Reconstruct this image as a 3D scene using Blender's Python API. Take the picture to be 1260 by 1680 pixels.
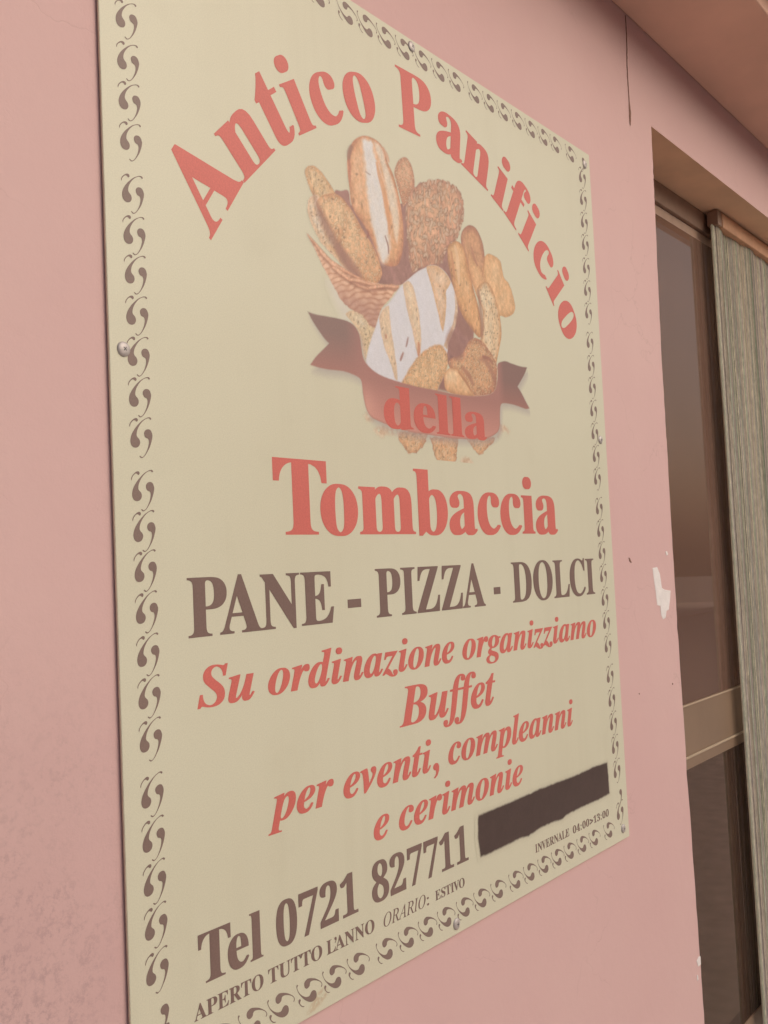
import bpy, bmesh, math, random
import numpy as np
from mathutils import Matrix, Vector

# ---------------------------------------------------------------- camera, sky, sun, exposure
for _o in list(bpy.data.objects):
    bpy.data.objects.remove(_o)
S = 0.75          # metres per layout unit (the camera stands one unit from the wall)
H = 1.32          # camera height above the street pavement, metres
scene = bpy.context.scene
COL = scene.collection
cam_data = bpy.data.cameras.new('camera')
cam_data.sensor_fit = 'VERTICAL'
cam_data.sensor_height = 24.0
cam_data.sensor_width = 18.0
cam_data.lens = 1620.0 / 1680.0 * 24.0
cam_data.clip_start = 0.02
cam_data.clip_end = 500
cam = bpy.data.objects.new('camera', cam_data)
COL.objects.link(cam)
M = Matrix(((0.62167279, -0.01498589, -0.78313368), (-0.78189107, -0.07132485, -0.61932151), (-0.0465758, 0.99734056, -0.05605805)))
cam.matrix_world = Matrix.Translation((0, -S, H)) @ M.to_4x4()
scene.camera = cam

SUN_ELEV, SUN_AZ = math.radians(30), math.radians(160)   # azimuth clockwise from +Y: light comes from the front right
world = bpy.data.worlds.new('World')
scene.world = world
world.use_nodes = True
wn = world.node_tree
bg = wn.nodes['Background']
sky = wn.nodes.new('ShaderNodeTexSky')
sky.sky_type = 'NISHITA'
sky.sun_disc = False
sky.sun_elevation = SUN_ELEV
sky.sun_rotation = SUN_AZ
sky.dust_density = 6.0
sky.air_density = 1.0
wn.links.new(sky.outputs[0], bg.inputs[0])
bg.inputs[1].default_value = 0.10
sl = bpy.data.lights.new('sun', 'SUN')
sl.energy = 0.9
sl.angle = math.radians(60)
sl.color = (1.0, 0.94, 0.87)
sun = bpy.data.objects.new('sun', sl)
COL.objects.link(sun)
_d = Vector((math.sin(SUN_AZ) * math.cos(SUN_ELEV), math.cos(SUN_AZ) * math.cos(SUN_ELEV), math.sin(SUN_ELEV)))
sun.rotation_euler = _d.to_track_quat('Z', 'Y').to_euler()
vs = scene.view_settings
vs.view_transform = 'Standard'
vs.look = 'None'
vs.gamma = 1.0
vs.use_curve_mapping = False
vs.exposure = 0.02

# measured light level: shown value / base colour (used to turn seen colours into base colours)
KL = (1.0, 0.87, 0.80)
GLYPHS = {
'BA': (650, '55 0 -13 0 -13 9 -13 18 -13 27 6 27 22 33 35 45 48 57 60 79 73 111 151 305 229 500 307 694 316 694 325 693 334 693 413 505 493 317 572 129 587 93 601 67 612 51 623 35 639 27 660 27 660 18 660 9 660 0 554 0 447 0 341 0 341 9 341 18 341 27 395 27 422 41 422 68 422 77 417 95 406 121 396 146 386 172 376 197 302 197 228 197 154 197 142 166 129 136 117 105 115 100 114 94 112 88 112 80 111 75 111 72 111 42 135 27 184 27 186 27 188 27 190 27 190 18 190 9 190 0 122 0|200 318 169 239 233 239 296 239 360 239 328 318 295 396 263 475 232 396'),
'Ba': (512, '420 -15 379 -15 329 -15 302 7 298 52 253 9 201 -13 142 -13 107 -13 80 -3 60 17 40 37 30 63 30 94 30 138 52 174 94 202 138 231 205 258 296 283 296 308 296 334 296 359 296 387 290 408 278 420 266 434 247 440 220 440 177 440 155 429 155 408 155 404 160 395 169 382 178 369 183 356 183 344 183 326 176 312 164 300 150 290 134 284 115 284 94 284 78 290 66 302 55 315 49 331 49 352 49 375 57 396 74 414 90 433 112 447 141 458 170 469 203 474 241 474 312 474 363 461 392 435 421 409 436 368 436 313 436 240 436 166 436 93 436 76 437 64 439 59 441 54 446 51 453 51 460 51 468 55 477 62 481 55 486 48 490 41 457 4|192 50 225 50 234 50 246 54 259 61 272 68 285 79 296 94 296 147 296 199 296 252 216 233 176 191 176 125 176 75'),
'BB': (659, '134 0 24 0 24 9 24 17 24 26 58 27 81 35 93 48 105 61 111 86 111 122 111 264 111 407 111 549 111 578 108 599 103 614 98 629 89 639 76 644 63 650 46 653 23 653 23 661 23 670 23 678 125 678 226 678 328 678 503 678 590 626 590 522 590 440 536 389 427 368 558 343 623 286 623 196 623 134 600 86 552 52 505 17 439 0 354 0 244 0|271 444 271 375 274 375 277 375 280 375 333 375 371 385 392 406 413 426 424 462 424 514 424 559 416 593 401 614 386 635 359 646 322 646 299 646 285 642 280 632 274 624 271 607 271 582 271 513|307 36 330 36 373 36 404 48 422 73 439 98 448 137 448 191 448 246 436 286 412 309 389 332 349 344 294 344 286 344 279 344 271 344 271 262 271 179 271 97 271 74 275 58 284 50 292 40'),
'Bn': (567, '107 0 27 0 27 8 27 16 27 24 46 25 60 29 67 38 74 47 78 62 78 83 78 181 78 279 78 377 78 398 75 413 68 422 61 432 48 437 28 438 28 446 28 454 28 462 92 462 156 462 220 462 220 441 220 419 220 398 257 449 304 474 362 474 449 474 492 421 492 315 492 238 492 160 492 83 492 62 495 48 502 38 509 30 522 25 541 24 541 16 541 8 541 0 461 0 381 0 301 0 301 8 301 16 301 24 303 24 306 24 308 24 336 24 350 44 350 83 350 163 350 243 350 323 350 350 347 371 341 384 335 397 322 404 302 404 271 404 243 386 220 350 220 261 220 172 220 83 220 62 223 48 230 38 236 30 249 25 268 24 268 16 268 8 268 0 188 0'),
'Bt': (340, '251 -14 184 -14 144 -14 115 -4 98 16 81 35 72 65 72 106 72 209 72 312 72 415 58 415 44 415 30 415 30 425 30 436 30 446 70 484 104 518 131 550 158 580 179 608 192 631 200 631 207 631 215 631 215 575 215 518 215 462 246 462 278 462 309 462 309 446 309 431 309 415 278 415 246 415 215 415 215 317 215 220 215 122 215 101 218 86 222 76 228 65 237 60 250 60 273 60 292 77 307 111 315 107 323 102 331 98 300 23'),
'Bi': (295, '171 539 150 539 129 539 111 546 96 560 82 575 75 593 75 614 75 635 82 653 96 668 111 683 129 690 150 690 171 690 189 683 204 668 218 653 225 635 225 614 225 593 218 575 203 560 188 546|107 0 27 0 27 8 27 16 27 24 47 25 60 30 68 38 74 46 78 61 78 83 78 180 78 278 78 375 78 400 75 416 70 424 64 432 51 436 30 437 30 445 31 454 31 462 94 462 158 462 221 462 221 336 221 209 221 83 221 62 224 48 230 39 236 30 249 25 268 24 268 16 268 8 268 0 188 0'),
'Bc': (437, '310 -15 232 -15 194 -15 160 -5 129 16 98 37 74 65 56 101 38 137 29 178 29 223 29 272 39 315 60 352 80 390 108 420 142 442 178 464 217 475 260 475 308 475 346 465 372 444 400 423 413 397 413 365 413 346 408 332 396 320 386 310 371 304 352 304 312 304 292 327 292 373 292 378 292 384 293 389 294 394 294 399 294 404 294 429 280 442 252 442 195 442 167 388 167 279 167 206 179 151 204 114 229 76 262 57 304 57 339 57 373 74 404 107 411 101 417 96 424 90 374 20'),
'Bo': (501, '294 -15 251 -15 207 -15 168 -4 134 17 101 38 75 68 56 104 37 142 28 183 28 229 28 276 37 318 56 356 75 392 101 422 134 442 168 464 207 474 250 474 293 474 332 464 365 443 398 422 424 394 444 357 462 320 472 278 472 229 472 181 462 139 444 102 424 65 398 37 366 16 332 -5|223 17 251 17 279 17 299 31 311 58 317 71 321 92 324 121 326 150 327 186 327 229 327 317 321 375 309 403 297 431 278 445 251 445 222 445 202 431 191 403 180 374 174 317 174 230 174 187 175 150 178 122 181 92 185 71 191 58 203 31'),
'BP': (622, '135 0 23 0 23 9 23 17 23 26 58 27 81 34 93 47 105 60 111 84 111 120 111 268 111 416 111 564 111 596 105 618 92 631 80 644 57 651 24 653 24 661 24 670 24 678 122 678 220 678 318 678 403 678 464 670 500 655 534 640 561 619 580 592 599 565 609 532 609 494 609 437 588 392 546 358 504 323 442 306 360 306 330 306 301 306 271 306 271 244 271 182 271 120 271 84 277 60 289 47 301 34 325 27 360 26 360 17 360 9 360 0 248 0|271 426 271 342 281 342 290 342 300 342 349 342 384 353 404 376 425 399 435 437 435 490 435 542 426 580 410 605 392 630 363 642 322 642 302 642 288 638 282 631 274 624 271 611 271 593 271 509'),
'Bf': (318, '114 0 22 0 22 8 22 16 22 24 39 25 52 28 59 32 66 37 71 44 74 52 77 59 78 78 78 109 78 210 78 311 78 412 60 412 42 412 24 412 24 429 24 445 24 462 42 462 60 462 78 462 78 483 78 505 78 526 78 579 94 620 126 648 158 678 202 692 259 692 301 692 334 682 357 664 380 644 392 622 392 595 392 574 386 557 375 546 364 535 350 529 334 529 316 529 302 534 291 544 280 553 275 566 275 582 275 595 279 610 287 626 288 628 290 631 292 635 293 639 294 642 294 644 294 655 285 660 268 660 247 660 234 653 228 640 223 627 220 607 220 581 220 541 220 502 220 462 248 462 275 462 303 462 303 445 303 429 303 412 275 412 248 412 220 412 220 307 220 202 220 97 220 67 225 47 235 38 245 29 266 24 297 24 297 16 297 8 297 0 205 0'),
'BT': (630, '254 0 137 0 137 9 137 17 137 26 173 26 198 33 212 46 225 59 232 84 232 120 232 295 232 470 232 645 229 645 225 645 222 645 169 645 128 630 97 600 66 571 48 528 43 473 34 473 25 473 16 473 16 541 16 610 16 678 214 678 413 678 611 678 611 609 611 541 611 472 603 472 594 472 586 472 575 587 513 645 400 645 397 645 395 645 392 645 392 470 392 295 392 120 392 83 398 58 412 45 424 32 450 26 488 26 488 17 488 9 488 0 371 0'),
'Bm': (825, '106 0 27 0 27 8 27 16 27 24 46 25 60 29 67 38 74 47 78 62 78 83 78 181 78 279 78 377 78 398 75 413 68 422 61 432 48 437 28 438 28 446 28 454 28 462 91 462 155 462 218 462 218 439 218 417 218 394 256 447 301 474 353 474 421 474 462 446 477 389 516 446 564 474 622 474 707 474 750 421 750 315 750 238 750 160 750 83 750 62 753 48 760 38 766 30 779 25 798 24 798 16 798 8 798 0 719 0 641 0 562 0 562 8 562 16 562 24 581 25 593 30 600 39 607 48 610 63 610 83 610 163 610 243 610 323 610 350 607 371 601 384 595 397 582 404 562 404 533 404 506 387 483 353 483 263 483 173 483 83 483 63 486 48 492 39 499 30 511 25 530 24 530 16 530 8 530 0 452 0 375 0 297 0 297 8 297 16 297 24 316 25 328 30 335 39 342 48 345 63 345 83 345 163 345 243 345 323 345 350 342 370 336 384 330 397 317 404 297 404 266 404 239 386 218 350 218 261 218 172 218 83 218 63 221 48 227 40 233 30 245 25 264 24 264 16 264 8 264 0 185 0'),
'Bb': (537, '69 -17 64 -17 64 181 64 380 64 578 64 609 61 629 54 638 48 647 34 652 12 654 12 662 12 670 12 678 77 678 141 678 206 678 206 590 206 503 206 415 239 454 280 474 329 474 364 474 396 464 422 445 450 426 471 399 486 365 501 331 509 292 509 247 509 196 500 151 480 112 462 73 435 42 402 19 368 -4 329 -15 286 -15 241 -15 198 4 156 42 130 22 105 3 79 -17 74 -17|228 21 272 21 307 21 332 38 345 73 358 109 365 164 365 238 365 299 358 344 344 374 330 402 307 417 274 417 259 417 244 412 231 402 218 391 209 377 206 360 206 274 206 188 206 102 206 48'),
'Be': (448, '310 -15 229 -15 190 -15 156 -5 126 16 96 36 72 65 55 102 38 139 29 183 29 234 29 281 38 322 56 358 74 394 98 422 130 443 160 464 195 474 234 474 291 474 337 455 370 417 404 379 421 326 421 258 421 254 421 251 421 247 339 247 256 247 174 247 175 124 216 63 297 63 336 63 371 85 402 128 409 121 417 115 424 108 375 26|173 292 173 286 215 286 258 286 300 286 300 297 300 309 300 320 300 362 296 393 288 412 279 432 263 442 240 442 195 442 173 396 173 303 173 297'),
'Bd': (551, '263 -15 208 -15 173 -15 142 -5 116 16 88 36 67 64 52 99 37 134 29 174 29 219 29 270 37 315 54 354 70 392 92 422 121 442 150 464 182 474 217 474 264 474 302 455 332 417 332 477 332 537 332 597 332 618 327 632 316 640 305 649 287 653 262 654 262 662 262 670 262 678 333 678 404 678 475 678 475 489 475 301 475 112 475 87 478 70 484 60 489 51 503 44 526 41 526 33 526 24 526 16 473 16 408 6 332 -15 332 9 332 34 332 58 304 9|226 42 255 42 270 42 286 48 300 62 316 74 326 92 332 113 332 195 332 278 332 360 329 377 321 390 307 402 293 412 277 418 259 418 228 418 206 402 194 372 181 341 175 293 175 228 175 165 180 118 193 87 205 57'),
'Bl': (297, '107 0 27 0 27 8 27 16 27 24 47 25 60 30 68 38 74 46 78 61 78 83 78 253 78 422 78 592 78 614 75 630 70 639 65 648 51 653 30 654 30 662 30 670 30 678 94 678 157 678 221 678 221 480 221 281 221 83 221 62 224 48 230 39 236 30 249 25 268 24 268 16 268 8 268 0 188 0'),
'BN': (735, '609 -16 600 -16 453 163 306 342 159 521 159 386 159 252 159 117 159 82 165 58 176 46 188 34 212 27 248 26 248 17 248 9 248 0 174 0 101 0 27 0 27 9 27 17 27 26 50 27 68 30 80 34 93 40 101 48 106 62 111 74 113 93 113 117 113 271 113 424 113 578 79 620 59 642 54 645 47 648 38 651 27 653 27 661 27 670 27 678 96 678 164 678 233 678 349 536 466 393 582 251 582 355 582 458 582 562 582 586 580 604 575 616 570 629 562 638 549 642 536 648 518 651 493 653 493 661 493 670 493 678 567 678 640 678 714 678 714 670 714 661 714 653 679 652 656 645 645 632 634 620 628 596 628 561 628 369 628 176 628 -16 619 -16'),
'BE': (658, '214 0 21 0 21 8 21 17 21 25 56 25 80 31 93 44 106 57 112 81 112 116 112 260 112 405 112 549 112 592 106 620 92 634 80 646 57 653 24 653 24 661 24 670 24 678 214 678 404 678 594 678 594 611 594 543 594 476 586 476 579 476 571 476 563 538 542 581 506 605 472 629 418 641 345 641 324 641 308 640 298 638 287 635 280 630 277 620 274 612 272 597 272 578 272 507 272 437 272 366 277 366 283 366 288 366 333 366 365 378 386 400 407 424 421 461 429 514 437 514 445 514 453 514 453 401 453 289 453 176 445 176 436 176 428 176 425 216 418 247 406 270 396 293 380 308 358 318 338 326 310 331 276 331 275 331 273 331 272 331 272 254 272 177 272 100 272 75 277 59 286 52 295 45 314 41 343 41 392 41 433 46 466 58 500 68 529 86 552 112 575 136 595 170 612 213 621 213 631 213 640 213 626 142 613 71 599 0 406 0'),
'BI': (388, '135 0 20 0 20 9 20 17 20 26 53 29 77 37 91 48 105 59 112 81 112 112 112 267 112 421 112 576 112 607 106 627 94 636 82 646 57 652 20 653 20 661 20 670 20 678 135 678 249 678 364 678 364 670 364 661 364 653 329 652 304 646 292 636 278 627 272 607 272 576 272 422 272 269 272 115 272 94 274 78 279 66 284 54 293 45 306 39 320 33 340 29 366 26 366 17 366 9 366 0 251 0'),
'BZ': (658, '222 0 30 0 30 5 30 11 30 16 157 224 284 432 411 640 380 640 350 640 319 640 275 640 239 635 210 626 182 616 159 599 140 574 121 550 105 516 91 471 83 471 74 471 66 471 72 540 79 609 85 678 258 678 432 678 605 678 605 672 605 666 605 660 479 454 354 249 228 43 271 43 313 43 356 43 425 43 480 59 520 91 560 123 589 174 606 244 614 244 623 244 631 244 623 163 614 81 606 0 414 0'),
'BD': (738, '133 0 30 0 30 9 30 17 30 26 61 27 82 33 94 44 104 55 110 77 110 111 110 260 110 408 110 557 110 596 104 622 90 634 78 647 55 653 22 653 22 661 22 670 22 678 125 678 227 678 330 678 450 678 541 649 604 590 666 531 697 448 697 339 697 113 578 0 340 0 237 0|306 36 331 36 396 36 444 61 476 112 506 162 522 238 522 341 522 544 459 645 332 645 307 645 290 640 282 630 275 621 271 602 271 573 271 418 271 262 271 107 271 79 275 60 282 50 290 41'),
'BO': (782, '439 -16 388 -16 339 -16 293 -7 251 11 209 29 172 54 140 86 109 118 84 156 67 199 50 242 41 289 41 339 41 389 50 436 67 478 84 522 109 559 141 592 173 624 210 649 254 667 296 685 344 694 395 694 444 694 490 685 532 668 574 650 611 625 642 594 673 562 698 524 716 481 733 438 742 390 742 339 742 289 733 242 716 199 698 156 673 118 641 86 609 54 572 29 528 11 486 -7|339 18 394 18 508 18 565 125 565 339 565 444 549 524 518 578 486 633 442 660 387 660 273 660 216 553 216 339 216 234 232 155 264 100 296 45'),
'BL': (635, '215 0 23 0 23 9 23 17 23 26 58 27 81 34 93 47 105 60 111 84 111 120 111 268 111 416 111 564 111 597 105 620 92 632 80 645 57 652 24 653 24 661 24 670 24 678 140 678 256 678 372 678 372 670 372 661 372 653 345 653 325 651 310 646 295 641 285 633 280 620 274 607 271 589 271 564 271 417 271 270 271 123 271 100 273 82 276 70 279 58 286 50 298 46 308 43 325 41 348 41 396 41 436 47 468 59 501 71 528 91 550 118 573 146 592 183 609 230 618 230 627 230 636 230 623 153 611 77 598 0 406 0'),
'BC': (697, '503 -16 382 -16 315 -16 256 -1 204 30 153 60 112 102 83 156 54 209 39 271 39 340 39 409 54 470 84 522 113 576 154 617 206 648 259 678 319 693 386 693 431 693 485 680 547 655 557 650 567 648 577 648 602 648 617 663 624 693 633 693 641 693 650 693 650 615 650 537 650 459 642 459 633 459 625 459 602 521 571 570 530 606 490 642 445 660 395 660 274 660 214 552 214 337 214 136 281 35 414 35 454 35 494 46 533 66 572 88 607 118 638 158 647 149 657 141 666 132 597 33'),
'B0': (559, '338 -10 280 -10 219 -10 171 5 135 36 99 67 73 110 58 165 42 220 34 285 34 359 34 433 42 497 58 552 73 607 99 649 135 679 171 709 220 724 281 724 339 724 386 709 422 679 457 649 483 606 500 552 517 496 525 432 525 358 525 284 517 220 500 164 483 110 457 67 421 36 385 5|243 55 280 55 317 55 342 82 353 135 364 188 370 263 370 358 370 453 364 527 353 580 342 633 318 659 281 659 244 659 219 633 207 580 195 527 189 453 189 358 189 263 195 188 207 135 219 82'),
'B1': (559, '235 0 97 0 97 18 97 35 97 53 124 53 152 53 179 53 196 53 209 58 217 67 225 76 229 93 229 118 229 285 229 452 229 619 204 588 181 563 160 544 140 525 120 515 100 515 84 515 70 522 59 535 48 548 42 566 42 589 62 594 84 602 110 613 134 624 163 641 196 666 219 683 243 701 266 718 303 718 341 718 378 718 378 518 378 318 378 118 378 97 381 81 388 70 395 59 408 53 429 53 456 53 483 53 510 53 510 35 510 18 510 0 372 0'),
'B2': (559, '193 0 35 0 35 34 35 69 35 103 84 153 134 204 183 254 224 296 256 333 278 365 300 397 315 428 324 457 333 486 337 518 337 553 337 591 330 619 316 636 302 654 283 663 259 663 225 663 201 648 188 620 174 590 167 547 167 490 129 490 98 498 74 512 51 528 39 553 39 589 39 613 47 635 64 656 80 677 104 693 137 706 170 718 210 724 259 724 334 724 390 709 430 680 468 650 488 609 488 558 488 535 484 512 476 490 467 468 453 444 434 418 415 392 388 362 355 328 322 293 280 252 230 205 197 173 163 142 130 110 208 110 285 110 363 110 384 110 401 116 416 128 431 140 441 157 446 179 449 189 451 200 454 210 474 210 493 210 513 210 511 140 510 70 508 0 350 0'),
'B3': (559, '278 -10 243 -10 193 -10 152 -4 120 7 89 18 66 33 50 52 36 70 28 89 28 110 28 135 36 155 54 168 70 181 90 188 113 188 113 145 124 113 147 92 170 71 199 60 236 60 258 60 278 64 297 73 316 82 331 97 342 118 353 139 359 169 359 207 359 245 346 276 319 301 292 326 254 338 204 338 183 338 163 338 142 338 142 359 142 379 142 400 164 400 186 400 208 400 251 400 283 414 304 440 325 468 335 503 335 547 335 583 328 611 314 632 300 653 279 663 252 663 228 663 210 656 198 640 185 626 177 606 172 582 168 559 166 534 166 508 125 508 93 515 70 530 47 544 36 566 36 597 36 632 55 662 92 687 129 712 184 724 257 724 328 724 385 710 426 682 467 653 488 613 488 561 488 516 473 479 444 448 415 418 378 396 335 381 362 376 389 368 416 354 443 342 466 323 485 300 504 276 513 245 513 206 513 165 505 131 490 104 476 76 455 54 430 37 404 20 375 8 343 1 311 -6'),
'B4': (559, '297 0 180 0 180 18 180 35 180 53 189 53 199 53 208 53 231 53 250 57 266 66 282 74 290 94 290 125 290 145 290 166 290 186 198 186 105 186 13 186 13 206 13 227 13 247 108 403 202 558 297 714 343 714 390 714 436 714 436 560 436 406 436 252 471 252 505 252 540 252 540 230 540 208 540 186 505 186 471 186 436 186 436 166 436 145 436 125 436 94 444 74 460 66 476 57 495 53 518 53 522 53 527 53 531 53 531 35 531 18 531 0 414 0|128 326 83 252 152 252 221 252 290 252 290 310 290 369 290 427 290 456 290 488 292 522 292 556 294 588 297 619 294 611 288 600 282 587 274 574 267 560 258 544 250 530 242 516 235 503 228 490 222 481 218 475 173 401'),
'B5': (559, '275 -10 245 -10 195 -10 155 -4 125 8 95 19 73 34 60 52 47 71 40 90 40 111 40 134 47 152 62 163 77 174 96 180 120 180 120 161 124 143 130 124 138 105 149 90 165 78 181 66 203 60 230 60 252 60 272 65 291 74 310 84 325 101 336 124 347 147 353 179 353 220 353 270 341 307 318 332 294 356 260 368 217 368 192 368 171 366 154 362 137 359 121 355 106 350 91 356 75 362 60 368 71 483 81 599 92 714 218 714 344 714 470 714 472 653 473 593 475 532 456 532 437 532 418 532 415 543 413 555 410 566 407 578 403 587 397 594 391 601 380 604 364 604 295 604 225 604 156 604 151 542 145 481 140 419 151 423 166 426 188 430 208 432 229 434 250 434 327 434 389 416 436 380 483 345 506 291 506 220 506 177 498 140 482 111 467 82 446 58 420 40 395 23 367 10 336 2 305 -6'),
'B6': (559, '369 -10 293 -10 244 -10 200 2 163 26 126 51 97 88 76 138 55 189 45 253 45 330 45 385 51 437 62 484 74 532 92 574 115 610 138 645 168 673 204 694 240 714 282 724 330 724 373 724 408 719 434 708 459 698 478 685 490 668 501 651 507 633 507 614 507 593 498 575 480 560 462 544 431 536 387 536 387 556 385 576 382 596 378 616 371 632 362 646 353 658 339 665 321 665 282 665 250 642 227 596 204 551 190 486 186 401 199 410 217 419 240 426 262 434 290 438 324 438 385 438 433 420 470 384 506 347 524 296 524 231 524 160 504 102 466 57 426 12|265 56 296 56 321 56 342 69 356 96 372 122 379 164 379 221 379 275 371 314 354 340 338 364 316 377 287 377 269 377 250 372 230 362 209 351 195 340 186 329 187 233 198 164 218 120 240 78'),
'B7': (559, '193 0 165 0 254 202 342 403 431 605 343 605 256 605 168 605 133 605 114 588 110 554 108 537 106 521 104 504 84 504 64 504 44 504 46 574 47 644 49 714 208 714 367 714 526 714 526 698 526 681 526 665 434 443 342 222 250 0 222 0'),
'B8': (559, '354 -10 273 -10 218 -10 172 -1 136 16 100 33 73 56 56 86 39 114 30 147 30 182 30 225 44 260 70 288 98 314 133 339 177 361 137 384 106 411 85 440 64 469 53 503 53 542 53 573 60 603 75 630 90 658 114 681 148 698 182 715 228 724 285 724 356 724 409 708 444 674 480 642 498 600 498 549 498 509 486 477 462 454 437 431 404 408 363 387 423 358 466 328 491 297 516 266 529 230 529 189 529 126 506 78 462 42 416 8|267 437 302 421 327 435 344 452 356 472 366 492 372 518 372 551 372 570 368 589 362 606 354 623 344 638 330 649 317 660 300 666 279 666 252 666 231 655 216 634 201 613 194 586 194 554 194 519 203 492 222 474 241 454|244 47 278 47 312 47 339 59 360 82 380 105 390 135 390 172 390 205 378 232 356 254 332 275 295 298 244 321 221 306 202 288 188 265 172 242 165 213 165 178 165 139 175 108 196 84 217 59'),
'B9': (559, '278 -10 227 -10 187 -10 155 -4 131 6 107 18 90 32 79 49 68 66 63 84 63 103 63 118 67 130 75 140 83 150 95 157 112 160 121 130 135 105 154 84 173 63 199 53 232 53 319 53 366 150 373 343 358 324 339 308 316 294 293 282 264 275 231 275 174 275 127 293 90 328 53 363 35 415 35 482 35 530 44 572 62 608 81 645 107 673 142 694 176 714 217 724 264 724 313 724 356 712 393 689 430 666 460 629 482 580 503 531 514 467 514 388 514 333 509 282 498 234 487 185 470 143 448 106 424 70 395 42 358 21 322 0|211 347 274 347 297 347 317 353 334 366 351 378 364 394 373 414 372 499 363 561 344 600 325 638 301 657 270 657 241 657 219 643 204 614 188 586 180 544 180 488 180 394'),
'BR': (704, '135 0 23 0 23 9 23 17 23 26 58 27 81 34 93 47 105 60 111 84 111 120 111 268 111 416 111 564 111 596 105 618 92 631 80 644 57 651 24 653 24 661 24 670 24 678 124 678 223 678 323 678 423 678 498 663 547 634 596 605 621 559 621 498 621 415 570 360 469 333 527 247 585 161 643 75 654 58 664 46 674 38 682 30 695 26 712 26 713 26 714 26 715 26 715 17 715 9 715 0 645 0 574 0 504 0 436 105 368 211 300 316 290 316 281 316 271 316 271 251 271 185 271 120 271 84 277 60 289 47 301 34 325 27 360 26 360 17 360 9 360 0 248 0|271 423 271 348 282 348 292 348 303 348 355 348 393 360 416 384 440 409 452 447 452 500 452 595 413 642 334 642 307 642 290 638 282 629 275 620 271 602 271 574 271 499'),
'BU': (733, '458 -19 369 -19 277 -19 211 2 170 42 129 84 109 146 109 231 109 342 109 453 109 564 109 596 103 618 90 631 78 644 55 651 22 653 22 661 22 670 22 678 134 678 246 678 358 678 358 670 358 661 358 653 333 651 314 648 302 643 288 638 280 630 276 618 271 606 269 588 269 564 269 445 269 327 269 208 269 149 280 106 302 76 325 48 360 33 409 33 526 33 584 101 584 237 584 346 584 454 584 563 584 596 578 618 565 630 552 643 527 650 489 653 489 661 489 670 489 678 561 678 634 678 706 678 706 670 706 661 706 653 675 649 655 640 644 628 634 614 629 593 629 563 629 465 629 368 629 270 629 167 608 93 566 48 523 3'),
'BV': (637, '325 -19 316 -19 233 176 149 372 66 567 55 591 44 610 34 626 22 640 4 650 -21 653 -21 661 -21 670 -21 678 91 678 202 678 314 678 314 670 314 661 314 653 283 653 261 650 248 644 234 637 227 626 227 610 227 600 231 584 240 563 288 446 337 330 385 213 429 329 474 446 518 562 525 580 528 596 528 609 528 626 522 637 508 643 496 649 474 652 445 653 445 661 445 670 445 678 516 678 587 678 658 678 658 670 658 661 658 653 637 653 621 648 608 636 595 626 582 603 569 570 493 374 418 177 342 -19 333 -19'),
'BS': (581, '73 -16 64 -16 64 68 64 151 64 235 74 235 83 235 93 235 109 162 133 109 166 74 199 39 241 22 293 22 331 22 361 32 382 54 404 74 415 101 415 133 415 177 388 212 335 238 304 253 273 269 242 284 184 313 142 343 114 376 88 409 74 448 74 494 74 535 83 570 100 600 117 629 141 652 172 669 202 686 236 694 275 694 295 694 317 692 342 687 366 682 392 676 420 667 425 666 430 664 434 664 438 662 442 662 446 662 463 662 474 673 477 694 486 694 496 694 505 694 505 621 505 548 505 475 497 475 488 475 480 475 471 512 456 545 437 573 418 601 395 623 370 638 344 654 317 662 289 662 255 662 228 653 208 635 188 617 178 594 178 566 178 540 187 518 204 501 221 484 247 467 281 451 313 436 345 421 377 406 418 387 450 368 472 347 496 326 512 304 521 280 530 256 535 229 535 198 535 155 525 118 504 86 484 54 455 29 418 12 381 -6 337 -15 286 -15 269 -15 253 -14 236 -12 219 -9 203 -5 187 1 170 7 157 11 146 14 136 17 129 18 126 18 115 18 108 16 103 10 98 6 94 -3 91 -16 82 -16'),
'BK': (760, '136 0 24 0 24 9 24 17 24 26 59 27 82 34 94 47 106 60 112 84 112 120 112 268 112 416 112 564 112 596 106 618 94 632 81 644 58 652 25 653 25 661 25 670 25 678 137 678 249 678 361 678 361 670 361 661 361 653 336 651 318 648 305 643 292 638 284 630 279 618 274 606 272 588 272 564 272 492 272 420 272 348 341 417 409 487 478 556 505 583 519 606 519 623 519 643 490 653 433 653 433 661 433 670 433 678 530 678 626 678 723 678 723 670 723 661 723 653 719 653 714 653 710 653 653 653 587 614 513 537 476 499 440 462 403 424 499 306 594 187 690 69 702 54 714 44 725 37 736 30 752 27 773 26 773 17 773 9 773 0 655 0 536 0 418 0 418 9 418 17 418 26 433 26 445 26 456 27 466 28 474 29 479 31 491 36 497 42 497 51 497 61 488 77 471 98 413 171 355 245 297 318 289 310 280 303 272 295 272 237 272 178 272 120 272 84 278 60 290 47 302 34 326 27 361 26 361 17 361 9 361 0 249 0'),
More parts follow.
